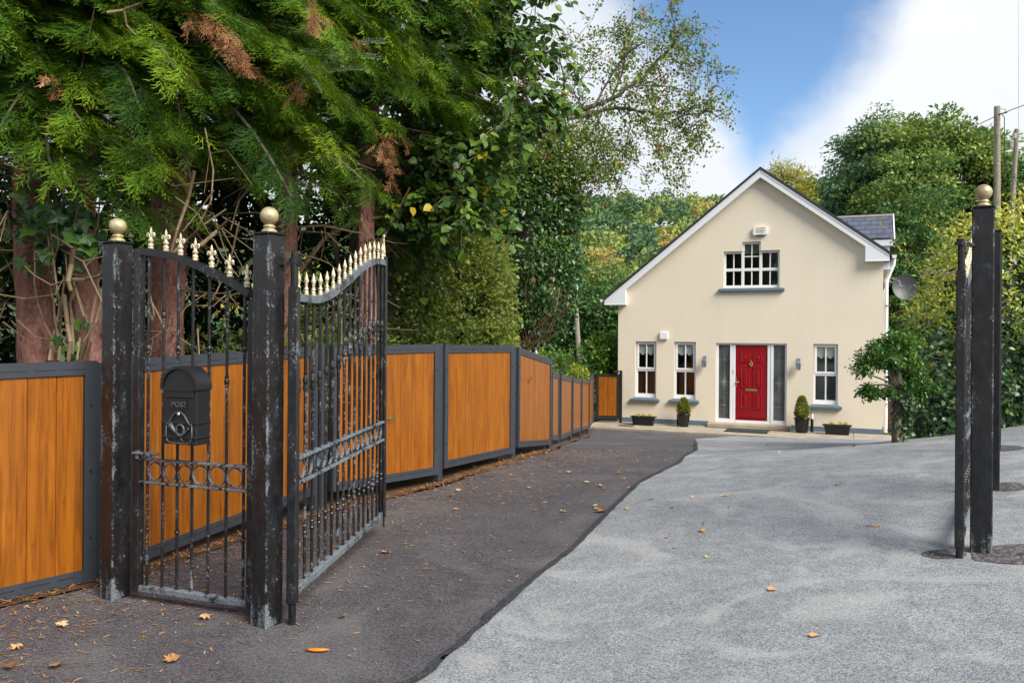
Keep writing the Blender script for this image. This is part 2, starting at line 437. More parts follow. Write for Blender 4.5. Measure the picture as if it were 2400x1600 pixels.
M_YELLOW = leaf('golden_conifer_foliage', [(0, (.12, .15, .018)), (.5, (.32, .33, .03)), (1, (.52, .46, .05))], .25)
M_LITTER = leaf('fallen_leaf', [(0, (.16, .055, .02)), (.4, (.42, .20, .07)), (.7, (.58, .34, .14)), (.9, (.62, .48, .26)), (1, (.40, .40, .05))], .15, .7)
M_PLASTIC = simple('black_plastic', (.016, .016, .017), .35, 0, .2, 10)
M_GLAZE = simple('glazed_black_pot', (.010, .009, .009), .12, 0, .1, 6)
M_MAT = simple('dark_green_doormat', (.022, .03, .026), .95, 0, .5, 150, .8, 260)
M_STEEL = simple('brushed_silver', (.30, .32, .34), .35, .6, .3, 60)
M_DISH = simple('charcoal_dish', (.035, .038, .043), .45, .1, .1, 20)
M_CAST = simple('black_cast_metal', (.013, .0135, .015), .38, 0, .2, 30, .15, 160)
M_WIRE = simple('black_cable', (.02, .02, .02), .6)
M_REDPRINT = simple('red_print', (.62, .07, .035), .5)
M_BLUEPRINT = simple('navy_print', (.03, .045, .16), .5)
M_INK = simple('dark_print', (.06, .06, .04), .5)
M_YELLOWFLOWER = simple('yellow_petal', (.75, .46, .02), .6)
M_BROWN = simple('brown_stained_board', (.07, .028, .014), .7, 0, .3, 8)
M_ORANGE = simple('orange_peel_litter', (.72, .20, .012), .45, 0, .2, 20)

# ------------------------------------------------------------------ numpy foliage
def nrm(a): return a / np.maximum(1e-9, np.linalg.norm(a, axis=-1, keepdims=True))
def rdir(n): return nrm(R.normal(size=(n, 3)))
def leafmesh(name, tmpl, pos, ydir, zdir, scale, tint, mat, parent=None, origin=(0, 0, 0)):
    tv, tf, tt = tmpl
    N, k = len(pos), len(tv)
    y = nrm(ydir); x = nrm(np.cross(y, zdir)); z = np.cross(x, y)
    sc = np.asarray(scale).reshape(-1, 1, 1)
    Vv = (pos - np.array(origin))[:, None, :] + sc * (tv[None, :, 0:1] * x[:, None] + tv[None, :, 1:2] * y[:, None] + tv[None, :, 2:3] * z[:, None])
    F = (tf[None] + (np.arange(N) * k)[:, None, None]).reshape(-1, 3)
    me = bpy.data.meshes.new(name)
    me.vertices.add(N * k); me.vertices.foreach_set('co', Vv.reshape(-1).astype(np.float32))
    me.loops.add(F.size); me.loops.foreach_set('vertex_index', F.reshape(-1).astype(np.int32))
    me.polygons.add(len(F)); me.polygons.foreach_set('loop_start', (np.arange(len(F)) * 3).astype(np.int32))
    me.update(calc_edges=True)
    a = me.attributes.new('tint', 'FLOAT', 'POINT')
    a.data.foreach_set('value', np.clip(np.asarray(tint)[:, None] + tt[None], 0, 1).reshape(-1).astype(np.float32))
    me.materials.append(mat)
    return link(name, me, parent)
def T(v, f, t=None):
    v = np.array(v, float); return v, np.array(f, int), (np.zeros(len(v)) if t is None else np.array(t, float))
L_SIMPLE = T([(0, 0, 0), (.28, .45, .07), (0, 1, -.08), (-.28, .45, .07), (0, .5, 0)], [(0, 1, 4), (1, 2, 4), (0, 4, 3), (4, 2, 3)])
L_TINY = T([(0, 0, 0), (.3, .5, .06), (0, 1, 0), (-.3, .5, .06)], [(0, 1, 2), (0, 2, 3)])
L_BROAD = T([(0, 0, 0), (.36, .06, .05), (.47, .45, .06), (.26, .8, .0), (0, 1.05, -.14), (-.26, .8, .0), (-.47, .45, .06), (-.36, .06, .05), (0, .5, -.02)],
            [(0, 1, 8), (1, 2, 8), (2, 3, 8), (3, 4, 8), (4, 5, 8), (5, 6, 8), (6, 7, 8), (7, 0, 8)])
_iv = [(0, 0, 0), (.38, -.10, .05), (.30, .22, .02), (.55, .42, .04), (.24, .55, .0), (0, 1, -.1), (-.24, .55, .0), (-.55, .42, .04), (-.30, .22, .02), (-.38, -.10, .05), (0, .35, -.02)]
L_IVY = T(_iv, [(0, 1, 10), (1, 2, 10), (2, 3, 10), (3, 4, 10), (4, 5, 10), (5, 6, 10), (6, 7, 10), (7, 8, 10), (8, 9, 10), (9, 0, 10)])
def frond_template(seed):
    """an irregular feathery conifer spray: a bowed axis, alternate branchlets and their side tips"""
    r = random.Random(seed); v, f, t = [], [], []
    bow = r.uniform(-.22, .22); sag = r.uniform(.18, .34)
    ax = lambda q: (bow * q * q, q, -sag * q * q + .03 * math.sin(q * 9 + seed))
    def tri(a, b, c, ta, tcc):
        k = len(v); v.extend([a, b, c]); f.append((k, k + 1, k + 2)); t.extend([ta, ta, tcc])
    def blade(p, ang, L, w_, ta, te, dz):
        dx, dy = math.sin(ang), math.cos(ang); ox, oy = dy * w_, -dx * w_
        e = (p[0] + dx * L, p[1] + dy * L, p[2] - dz * L); tri((p[0] - ox, p[1] - oy, p[2]), (p[0] + ox, p[1] + oy, p[2] + .012), e, ta, te); return e
    blade(ax(0), math.atan2(bow, 1.0), 1.0, .012, -.2, .3, sag)
    n = 11
    for i in range(n):
        q = .05 + .9 * (i + r.uniform(-.25, .25)) / n; sd = 1 if i % 2 else -1; p = ax(max(.02, q))
        L = (.52 * (1 - q) ** .8 + .10) * r.uniform(.6, 1.2); a = sd * math.radians(r.uniform(30, 50) * (1 - .35 * q)) + bow * q * 1.5
        e = blade(p, a, L, .017, -.2, .32, r.uniform(-.1, .25))
        for m in range(3 if L > .22 else 2):
            k = (m + .7) / 3.4; pp = tuple(p[c] + (e[c] - p[c]) * k for c in range(3)); s2 = 1 if (m + i) % 2 else -1
            blade(pp, a + s2 * math.radians(r.uniform(24, 42)), L * r.uniform(.28, .5), .014, -.08, r.uniform(.22, .42), r.uniform(-.25, .25))
    return T(v, f, t)
FRONDS = [frond_template(k) for k in (1, 2, 3, 4)]
def fronds(name, pos, yd, zd, sc, ti, mat, parent, origin):
    """one crown mesh from four kinds of spray"""
    m = len(FRONDS); parts = []
    for k in range(m):
        o = leafmesh(name, FRONDS[k], pos[k::m], yd[k::m], zd[k::m], sc[k::m], ti[k::m], mat, None, origin); parts.append(o)
    V_, F_, T_ = [], [], []; off = 0
    for o in parts:
        me = o.data; n = len(me.vertices); a = np.empty(n * 3, np.float32); me.vertices.foreach_get('co', a); fl = np.empty(len(me.loops), np.int32); me.loops.foreach_get('vertex_index', fl); tt = np.empty(n, np.float32); me.attributes['tint'].data.foreach_get('value', tt)
        V_.append(a.reshape(-1, 3)); F_.append(fl.reshape(-1, 3) + off); T_.append(tt); off += n
        bpy.data.objects.remove(o); bpy.data.meshes.remove(me)
    V_, F_, T_ = np.concatenate(V_), np.concatenate(F_), np.concatenate(T_)
    me = bpy.data.meshes.new(name); me.vertices.add(len(V_)); me.vertices.foreach_set('co', V_.reshape(-1)); me.loops.add(F_.size); me.loops.foreach_set('vertex_index', F_.reshape(-1)); me.polygons.add(len(F_)); me.polygons.foreach_set('loop_start', (np.arange(len(F_)) * 3).astype(np.int32)); me.update(calc_edges=True)
    me.attributes.new('tint', 'FLOAT', 'POINT').data.foreach_set('value', T_); me.materials.append(mat)
    o = link(name, me, parent); o['kind'] = 'stuff'; return o

def sprig_template(n=9):
    v, f, t = [], [], []
    for i in range(n):
        s = (i + .6) / n; sd = 1 if i % 2 else -1
        b = np.array((0, s * .8, 0)); d = np.array((sd * .75, .6, .25 * math.sin(i * 2.4))); d /= np.linalg.norm(d)
        wv = np.array((-d[1], d[0], .3)) * .075; L = .26
        k = len(v); v += [b, b + d * L * .5 + wv, b + d * L, b + d * L * .5 - wv]; f += [(k, k + 1, k + 2), (k, k + 2, k + 3)]
        x = .12 * (s - .3); t += [x] * 4
    return T(v, f, t)
L_SPRIG = sprig_template()
def clump_template(n=5, seed=3):
    r = np.random.default_rng(seed); v, f, t = [], [], []
    for i in range(n):
        c = r.normal(size=3) * .33; d = nrm(r.normal(size=3)); e = nrm(np.cross(d, r.normal(size=3)))
        L, W = .34 + .2 * r.random(), .17 + .1 * r.random(); k = len(v)
        v += [c - d * L, c + e * W, c + d * L, c - e * W]; f += [(k, k + 1, k + 2), (k, k + 2, k + 3)]
        t += [r.normal() * .07] * 4
    return T(v, f, t)
L_CLUMP = clump_template()

def shell_points(blobs, n, inner=.72, lump=.16):
    """points near the lumpy surface of a union of ellipsoids (cx, cy, cz, rx, ry, rz); returns points and outward directions"""
    out, od = [], []
    vol = np.array([(b[3] * b[4] + b[4] * b[5] + b[3] * b[5]) for b in blobs]); vol /= vol.sum()
    for b, q in zip(blobs, vol):
        m = int(n * q * 1.7) + 8
        d = rdir(m)
        lumpf = 1 + lump * (np.sin(d[:, 0] * 5 + b[0]) * np.cos(d[:, 1] * 6 + b[1]) + .7 * np.sin(d[:, 2] * 7 + 2 * d[:, 0] * 5 + b[2]))
        r = (inner + (1 - inner) * np.sqrt(R.random(m))) * lumpf
        p = np.array(b[:3]) + d * np.array(b[3:6]) * r[:, None]
        keep = np.ones(m, bool)
        for b2 in blobs:
            if b2 is b: continue
            keep &= (((p - np.array(b2[:3])) / (np.array(b2[3:6]) * inner * .9)) ** 2).sum(1) > 1
        out.append(p[keep]); od.append(nrm(d / np.array(b[3:6]))[keep])
    p, d = np.concatenate(out), np.concatenate(od)
    i = R.permutation(len(p))[:n]
    return p[i], d[i]
def clumped(p, d, per, rad):
    """per points round every point"""
    q = np.repeat(p, per, 0) + R.normal(size=(len(p) * per, 3)) * rad
    return q, np.repeat(d, per, 0)
def crown(name, blobs, n, size, mat, parent=None, tmpl=L_SIMPLE, per=6, rad=.25, tint=(.45, .2), up=.5, droop=.2, inner=.72, lump=.16, origin=(0, 0, 0), clump_tint=.12, topt=0.0):
    p, d = shell_points(blobs, max(1, n // per), inner, lump)
    ct = R.normal(size=len(p)) * clump_tint
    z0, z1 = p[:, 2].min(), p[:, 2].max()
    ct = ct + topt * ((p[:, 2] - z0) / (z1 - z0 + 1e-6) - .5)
    q, dd = clumped(p, d, per, rad)
    ct = np.repeat(ct, per)
    y = nrm(dd * .7 + R.normal(size=q.shape) * .6 + np.array((0, 0, -droop)))
    z = nrm(dd * .5 + np.array((0, 0, up)) + R.normal(size=q.shape) * .45)
    return leafmesh(name, tmpl, q, y, z, size * (.7 + .6 * R.random(len(q))), tint[0] + ct + R.normal(size=len(q)) * tint[1], mat, parent, origin)
def boughs(name, blobs, nb, per, size, mat, parent=None, tmpl=L_SIMPLE, br=.8, flat=.5, tint=(.45, .12), bt=.12, droop=.3, inner=.75, lump=.2, origin=(0, 0, 0), topt=.2, under=.18, fill=.25):
    """a crown made of separate leafy boughs: each a flattened clump with most leaves on its upper, outer side"""
    p, d = shell_points(blobs, nb, inner, lump)
    z0, z1 = p[:, 2].min(), p[:, 2].max(); n = len(p)
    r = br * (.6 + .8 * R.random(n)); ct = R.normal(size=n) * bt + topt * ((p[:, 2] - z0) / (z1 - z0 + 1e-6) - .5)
    v = rdir(n * per); v[:, 2] = np.where(R.random(len(v)) < under, v[:, 2], np.abs(v[:, 2])); rr = np.where(R.random(len(v)) < fill, R.random(len(v)), .82 + .25 * R.random(len(v)))
    v = v * rr[:, None]; rep_ = lambda a: np.repeat(a, per, 0)
    q = rep_(p) + v * np.stack([rep_(r), rep_(r), rep_(r) * flat], 1) + rep_(d) * (v * rep_(d)).sum(1, keepdims=True) * .25 * rep_(r)[:, None]
    q[:, 2] -= .25 * rep_(r) * (v[:, 0] ** 2 + v[:, 1] ** 2)
    q += R.normal(size=q.shape) * size * .5
    y = nrm(v * .8 + rep_(d) * .3 + R.normal(size=q.shape) * .45 - np.array((0, 0, droop))); z = nrm(v * .6 + np.array((0, 0, .7)) + R.normal(size=q.shape) * .4)
    o = leafmesh(name, tmpl, q, y, z, size * (.65 + .7 * R.random(len(q))), tint[0] + rep_(ct) + R.normal(size=len(q)) * tint[1], mat, parent, origin); o['kind'] = 'stuff'; return o
def limb(mb, pts, r0, r1, n=7, wob=.0):
    pts = [Vector(p) for p in pts]; k = len(pts)
    rad = [r0 + (r1 - r0) * (i / (k - 1)) for i in range(k)]
    mb.tube(pts, rad, n)
def bent(a, b, k, wob, sag=0.0):
    a, b = Vector(a), Vector(b); L = (b - a).length; o = []
    for i in range(k + 1):
        t = i / k
        j = Vector((rnd.gauss(0, 1), rnd.gauss(0, 1), rnd.gauss(0, 1))) * wob * L * math.sin(PI * t)
        o.append(a.lerp(b, t) + j + Vector((0, 0, -sag * L * t * t)))
    return o
def trunk_mesh(mb, pts, radii, n=28, ridge=.07, seed=0):
    """a tapering trunk with a fluted, uneven surface"""
    k0 = len(mb.v); m = len(pts)
    for i, (p, r) in enumerate(zip(pts, radii)):
        p = Vector(p)
        for k in range(n):
            a = 2 * PI * k / n
            q = 1 + ridge * noise.noise(Vector((math.cos(a) * 3 + seed, math.sin(a) * 3, i * .35))) + ridge * .6 * noise.noise(Vector((math.cos(a) * 9 + seed, math.sin(a) * 9, i * .8)))
            mb.v.append(p + Vector((math.cos(a), math.sin(a), 0)) * r * q)
    for i in range(m - 1):
        for k in range(n):
            a, b = k0 + i * n + k, k0 + i * n + (k + 1) % n
            mb.f.append((a, b, b + n, a + n))

# ------------------------------------------------------------------ the ground
def sheet(name, cols, mat, lift, parent=None):
    """cols: rows of (x, y) points, laid on the ground"""
    mb = MB(); n = len(cols[0])
    for row in cols:
        for x, y in row: mb.v.append(Vector((x, y, zg(x, y) + lift)))
    for i in range(len(cols) - 1):
        for j in range(n - 1):
            a = i * n + j; mb.f.append((a, a + 1, a + n + 1, a + n))
    o = mb.build(name, mat, parent, smooth=True)
    return o
def interp(pts, t):
    if t <= pts[0][1]: a, b = pts[0], pts[1]
    elif t >= pts[-1][1]: a, b = pts[-2], pts[-1]
    else:
        for a, b in zip(pts, pts[1:]):
            if a[1] <= t <= b[1]: break
    q = (t - a[1]) / (b[1] - a[1]); return a[0] + (b[0] - a[0]) * q
def hillz(x, y):
    if y < 70: return -2.6
    return -2.6 + 34 * sm((y - 70) / 165) + 2.0 * noise.noise(Vector((x * .02, y * .02, 0)))
# near soil / land sheet reaching the horizon
ys = [-60, -30, -12, -5] + [i * .6 for i in range(-5, 60)] + [40, 46, 54, 62, 70] + list(range(78, 260, 9)) + [320, 500, 1000, 1800]
xs = [-1500, -700, -300, -150] + list(range(-90, -12, 8)) + [-12 + i * .8 for i in range(0, 38)] + list(range(20, 190, 8)) + [260, 500, 1500]
mb = MB()
for y in ys:
    for x in xs:
        if y <= 34: z = zg(x, y) - .05 - (.15 if (y > 12 and x > 12) else 0)
        elif y < 70: z = base(y) - .05
        else: z = hillz(x, y)
        mb.v.append(Vector((x, y, z)))
for i in range(len(ys) - 1):
    for j in range(len(xs) - 1):
        a = i * len(xs) + j; mb.f.append((a, a + 1, a + len(xs) + 1, a + len(xs)))
land = mb.build('ground', M_GRASS, smooth=True); tag(land, kind='structure')
fence_line = [(-6.6, -2), (-3.76, 3.69), (-2.61, 5.07), (-1.725, 7.04), (-.8, 8.45), (.0, 10.2), (.58, 12.2), (.80, 13.7), (1.18, 16.2), (1.57, 18.6), (1.98, 21.0), (2.3, 23.2)]
edge_pts = [(-2.2, .3), (-1.55, 1.6), (-.93, 2.7), (-.41, 3.63), (-.28, 3.97), (-.12, 4.4), (.16, 5.19), (.47, 5.89), (.76, 6.71), (1.32, 8.3), (1.98, 9.57), (2.72, 11.89), (3.62, 15.84), (4.0, 17.6), (4.15, 18.6), (4.2, 19.4)]
OX, OY, HA = 6.54, 22.2, math.radians(-23.1)
ex_, ey_ = (math.cos(HA), math.sin(HA)), (-math.sin(HA), math.cos(HA))
def hw(s, y): return (OX + s * ex_[0] + y * ey_[0], OY + s * ex_[1] + y * ey_[1])
def path_y(x):        # the front edge of the concrete path in front of the house
    px, py = hw(0, -1.62); return py + (x - px) * ey_[0] / -ey_[1] * 1.0
yrows = [-3 + .25 * i for i in range(0, 110)]
rows = []
for y in yrows:
    xl = interp(fence_line, y) + .10 + .05 * math.sin(y * 1.7); row = []
    for j in range(41):
        x = xl + (11.5 - xl) * j / 40
        row.append((x, min(y, path_y(x) + .05 if x > 1.5 else 26)))
    rows.append(row)
o = sheet('dark_driveway', rows, M_DARKTAR, 0.0); tag(o, kind='structure')
def edge_x(y):
    return interp(edge_pts, min(y, 19.4)) + .012 * noise.noise(Vector((0, y * 1.6, 4))) + .010 * noise.noise(Vector((0, y * 9, 9)))
rows = []; y = -3.0
while y < 21.5:
    xl = edge_x(y); row = []
    if y > 17.8: xl += .5 * (y - 17.8) ** 2 * .35
    for j in range(41):
        x = xl + (11.6 - xl) * (j / 40) ** 1.15
        row.append((x, min(y, path_y(x) - .12)))
    rows.append(row); y += .07 if y < 8 else .25
o = sheet('grey_driveway', rows, M_GREYTAR, 0.008); tag(o, kind='structure')
rows = []; y = .6
while y < 15.6:
    x = edge_x(y)
    wd = .027 * (1 + .6 * noise.noise(Vector((0, y * 1.6, 0))))
    rows.append([(x - wd * 1.1 - .02 * noise.noise(Vector((3, y * 5, 0))), y + wd * .4), (x + .01, y), (x + wd * .5 + .02 * noise.noise(Vector((9, y * 6, 0))), y - wd * .4)]); y += .07
o = sheet('sealed_joint', rows, M_SEAL, 0.019); tag(o, kind='structure')
# strip of soil with needle litter under the fence
rows = []
for i in range(0, 150):
    y = -1.5 + i * .165; x = interp(fence_line, y)
    rows.append([(x - 3.0, y), (x - 1.5, y), (x - .3, y), (x + .1 + .09 * noise.noise(Vector((5, y * 2.2, 0))) + (.05 if y < 8 else 0), y)])
o = sheet('soil_strip', rows, M_SOIL, 0.008); tag(o, kind='structure')
def patch(name, cx, cy, rx, ry, seed, mat=M_PATCH, lift=.012):
    mb = MB(); mb.v.append(Vector((cx, cy, zg(cx, cy) + lift)))
    for k in range(26):
        a = 2 * PI * k / 26; q = 1 + .22 * noise.noise(Vector((math.cos(a) * 1.6 + seed, math.sin(a) * 1.6, seed)))
        x, y = cx + rx * q * math.cos(a), cy + ry * q * math.sin(a); mb.v.append(Vector((x, y, zg(x, y) + lift)))
    for k in range(26): mb.f.append((0, 1 + k, 1 + (k + 1) % 26))
    return tag(mb.build(name, mat), kind='structure')
patch('tarmac_patch', 3.12, 4.93, .30, .20, 1); patch('tarmac_patch', 2.70, 5.06, .13, .10, 2)
patch('tarmac_patch', 4.05, 6.75, .24, .17, 3); patch('tarmac_patch', 5.12, 8.5, .26, .19, 4)
HZ = -.96
mb = MB()
def slab(mb, s0, s1, y0, y1, z0, z1, bev=.012):
    m = Matrix.Translation((OX, OY, HZ)) @ Matrix.Rotation(HA, 4, 'Z')
    mb.box((s0, y0, z0), (s1, y1, z1), m, bev)
for k, (a, b) in enumerate(((-4.3, -1.9), (-1.895, .55), (.555, 2.6), (2.605, 4.6))):
    mb = MB(); slab(mb, a, b, -1.6 + .0 * k, -.004, -.3, 0)
    if k == 0: pathroot = tag(mb.build('concrete_path', M_CONC), kind='structure')
    else: mb.build('slab', M_CONC, pathroot)
mb = MB(); slab(mb, -1.12, 1.06, -.36, -.003, .002, .125, .02); tag(mb.build('door_step', M_CONC), kind='structure')
mb = MB(); slab(mb, -3.45, -3.0, -1.15, -.8, -.05, .006); tag(mb.build('drain_cover', simple('rusty_dark_iron', (.06, .055, .05), .7, .2, .4, 40)), kind='structure')
mb = MB(); slab(mb, -3.5, -3.15, -.55, -.28, -.05, .006); tag(mb.build('drain_cover', bpy.data.materials['rusty_dark_iron']), kind='structure')

# ------------------------------------------------------------------ fence
FENCE = thing('panel_fence', 'long fence of orange timber boards in grey metal frames along the drive', 'fence', (-2.61, 5.07, 0))
def panel(tl, bl, tr, br, parent=None, root=None, frame_mat=M_GREY, side=.075, top=.085, bot=.08, bw=.163, slots=True, pname='panel_frame', thick=.05, fixed=None):
    root = root or FENCE
    A = Vector((bl.x, bl.y, 0)); B = Vector((br.x, br.y, 0)); L = (B - A).length; d = (B - A) / L
    n = Vector((d.y, -d.x, 0))
    if n.dot(A) > 0: n = -n                                # towards the drive
    zb = lambda a: bl.z + (br.z - bl.z) * a / L
    zt = lambda a: tl.z + (tr.z - tl.z) * a / L
    def pt(a, z, q): p = A + d * a + n * q; return Vector((p.x, p.y, z))
    def quad(mb, a0, a1, lo, hi, q0, q1):
        v = [pt(a0, lo(a0), q1), pt(a1, lo(a1), q1), pt(a1, hi(a1), q1), pt(a0, hi(a0), q1), pt(a0, lo(a0), q0), pt(a1, lo(a1), q0), pt(a1, hi(a1), q0), pt(a0, hi(a0), q0)]
        mb.add(v, [(0, 1, 2, 3), (5, 4, 7, 6), (4, 0, 3, 7), (1, 5, 6, 2), (3, 2, 6, 7), (4, 5, 1, 0)])
    mb = MB(); h = thick / 2
    quad(mb, 0, side, zb, zt, -h, h); quad(mb, L - side, L, zb, zt, -h, h)
    quad(mb, side, L - side, lambda a: zt(a) - top, zt, -h + .001, h - .002)
    quad(mb, side, L - side, zb, lambda a: zb(a) + bot, -h + .001, h - .002)
    fr = mb.build(pname, frame_mat, root, world=root)
    k = max(2, round((L - 2 * side) / bw)); step = (L - 2 * side) / k
    for i in range(k):
        a0, a1 = side + i * step + .0009, side + (i + 1) * step - .0009; mb = MB(); c = .0035
        lo = lambda a: zb(a) + bot - .004; hi = lambda a: zt(a) - top + .004
        f0, f1 = h - .0175, h - .014
        v = []
        for (a, q) in ((a0, -h + .01), (a0, f0), (a0 + c, f1), (a1 - c, f1), (a1, f0), (a1, -h + .01)): v += [pt(a, lo(a), q), pt(a, hi(a), q)]
        f = [(2 * j, 2 * ((j + 1) % 6), 2 * ((j + 1) % 6) + 1, 2 * j + 1) for j in range(6)] + [(0, 2, 4, 6, 8, 10), (11, 9, 7, 5, 3, 1)]
        mb.add(v, f); mb.build('plank', M_TIMBER, fr, world=root)
    if slots:
        mb = MB()
        for (zz, off) in ((zt, -.052), (zb, .045)):
            a = side + .03
            while a < L - side - .12:
                e = a + rnd.uniform(.10, .17)
                quad(mb, a, e, lambda q: zz(q) + off, lambda q: zz(q) + off + .006, h - .004, h - .0012); a = e + .045
        for a in (side * .5, L - side * .5):
            for q in (.2, .5, .8):
                z = zb(a) + (zt(a) - zb(a)) * q
                quad(mb, a - .006, a + .006, lambda x: z - .006, lambda x: z + .006, h - .001, h + .006)
        mb.build('slot', M_SLOT, fr, world=root)['kind'] = 'stuff'
    return fr
def fpost(x, y, z1, wd=.07, mat=M_GREY, root=None, deep=None):
    root = root or FENCE; mb = MB(); z0 = zg(x, y) - .1
    m = Matrix.Translation((x, y, 0)) @ Matrix.Rotation(math.radians(-24), 4, 'Z')
    mb.box((-wd / 2, -wd / 2, z0), (wd / 2, wd / 2, z1), m, .004); return mb.build('post', mat, root, world=root)
def pv(u, v, Y): return P(u, v, Y)
a, b = (pv(0, 852, 4.66), pv(0, 1408, 4.66)), (pv(221, 845, 5.07), pv(221, 1357, 5.07))
ext = lambda p, q: p + (p - q) * 2.0
panel(ext(a[0], b[0]), ext(a[1], b[1]), *b)
a, b = (pv(337, 839, 5.41), pv(337, 1311, 5.41)), (pv(733, 811, 7.03), pv(733, 1158, 7.03))
k = .105; exs = lambda p, q: p + (p - q) * k
panel(exs(a[0], b[0]), exs(a[1], b[1]), *b)
PAN = [((773, 811, 1152, 7.32), (1025, 806, 1110, 8.48)), ((1037, 808, 1097, 8.60), (1198, 809, 1061, 10.18)), ((1211, 813, 1048, 10.42), (1289, 842, 1041, 12.18)),
       ((1291, 869, 1031, 12.3), (1307, 877, 1031, 13.62)), ((1312, 877, 1030, 13.85), (1337.5, 885, 1018, 16.1)), ((1340.5, 884, 1016, 16.3), (1359.5, 890, 1009, 18.5)),
       ((1362, 889, 1008.5, 18.7), (1378.5, 893, 1003, 20.9)), ((1380, 892, 1002.5, 21.05), (1388.5, 875, 988, 23.1))]
for (l, r) in PAN:
    panel(pv(l[0], l[1], l[3]), pv(l[0], l[2], l[3]), pv(r[0], r[1], r[3]), pv(r[0], r[2], r[3]), slots=l[3] < 12.25, side=.075 if l[3] < 12.2 else .06, top=.085)
for (u, v, Y, wd) in ((229, 850, 5.12, .06), (743, 809, 7.1, .07), (757, 808, 7.2, .07), (1030, 805, 8.53, .085), (1204, 811, 10.3, .075), (1290, 846, 12.24, .06), (1309.5, 878, 13.74, .06), (1339, 884, 16.2, .06), (1361, 889, 18.6, .06), (1379.3, 892, 20.98, .06), (1391, 874, 23.2, .08)):
    q = pv(u, v, Y); fpost(q.x - .02, q.y + .03, q.z, wd)
GATE2 = thing('side_gate', 'small orange boarded side gate with black frame against the house corner', 'gate', tuple(pv(1395, 985, 23.35)))
tl, bl = pv(1396, 875, 23.40), pv(1396, 981, 23.40); tr, br = pv(1452, 876, 23.28), pv(1452, 982, 23.28)
M_GATEBLACK = simple('black_gate_frame', (.012, .012, .013), .5)
panel(tl, bl, tr, br, root=GATE2, frame_mat=M_GATEBLACK, side=.075, top=.08, bot=.10, bw=.13, slots=False, pname='frame')
q = pv(1455.5, 868, 23.27); fpost(q.x, q.y, q.z, .07, M_GATEBLACK, GATE2)
mb = MB(); q = pv(1446, 873, 23.2); mb.box((q.x - .1, q.y - .02, q.z), (q.x + .06, q.y + .02, q.z + .06)); mb.build('latch', M_GATEBLACK, GATE2, world=GATE2)

# ------------------------------------------------------------------ gate posts
PROT = math.radians(-30.4)
def gate_post(x, y, ztop, label, s=.122, ball=True, mat=M_POST):
    z0 = zg(x, y); t = thing('gate_post', label, 'gate post', (x, y, z0), PROT, 'black square steel posts of the gateway')
    H = ztop - z0; mb = MB(); h = s / 2
    mb.box((-h, -h, -.15), (h, h, H - .012), None, .007); mb.build('shaft', mat, t, smooth=30)
    mb = MB(); mb.box((-h - .004, -h - .004, H - .0115), (h + .004, h + .004, H), None, .004); mb.build('cap', mat, t)
    if ball:
        f = MB(); f.lathe([(0, .040), (.004, .043), (.012, .041), (.020, .030), (.024, .026), (.027, .031), (.033, .033), (.039, .030), (.043, .024), (.047, .022)], (0, 0, H + .0005), 20)
        nk = f.build('finial', M_GOLD, t, smooth=True)
        g = MB(); r_ = .0495; g.sphere((0, 0, H + .047 + r_ - .006), r_, 28, 18); g.build('ball', M_GOLD, nk, smooth=True)
    return t
p = P(631, 546, 4.36); gate_post(p.x, p.y, p.z, 'nearest black gate post with gold ball and flaking paint, beside the open gate leaf')
p = P(276, 567, 4.79); gate_post(p.x, p.y, p.z, 'black gold-topped post between the timber fence and the post box gate')
p = P(2305, 485, 5.07); RP = gate_post(p.x, p.y, p.z, 'lone black gold-topped gate post at the hedge side of the drive', mat=M_POSTR, s=.122)
p = P(2333, 540, 6.66); gate_post(p.x, p.y, p.z, 'plain black post without ball standing just behind the hedge side gate post', s=.085, ball=False, mat=M_BLACK_CLEAN)
p = P(2338, 581, 8.42); gate_post(p.x, p.y, p.z, 'farthest plain black post in the line behind the hedge side gate post', s=.085, ball=False, mat=M_BLACK_CLEAN)

# ------------------------------------------------------------------ ironwork profiles
def collar(z, r, R2=.0165, h=.066):
    u = h / 8
    return [(z - 4 * u, r), (z - 3.6 * u, R2 * .72), (z - 2.6 * u, R2 * .72), (z - 2.2 * u, r * 1.1), (z - 1.5 * u, R2 * .8), (z, R2), (z + 1.5 * u, R2 * .8), (z + 2.2 * u, r * 1.1), (z + 2.6 * u, R2 * .72), (z + 3.6 * u, R2 * .72), (z + 4 * u, r)]
def baluster(z, r, h=.125, R2=.0175):
    q = [(-.5, 1.15 * r), (-.47, .0125), (-.43, .0125), (-.40, r * 1.05), (-.30, R2 * .75), (-.18, R2), (-.06, R2 * .92), (-.015, r * 1.2), (0, .0145), (.02, .0145), (.035, r * 1.2), (.09, R2 * .98), (.2, R2 * .98), (.32, R2 * .75), (.42, r * 1.1), (.45, .0125), (.49, .0125), (.5, 1.1 * r)]
    return [(z + a * h, b) for a, b in q]
def spear(mb, x, z, s=1.0):
    pr = [(0, .0135), (.008, .0135), (.010, .0105), (.016, .0125), (.022, .0105), (.026, .0085), (.032, .0125), (.038, .0105), (.044, .0065), (.052, .0065), (.056, .0105), (.060, .0065), (.068, .010), (.080, .0135), (.090, .0105), (.104, .0068), (.120, .0025), (.124, .0008)]
    mb.lathe([(a * s, b * s) for a, b in pr], (x, 0, z), 10)
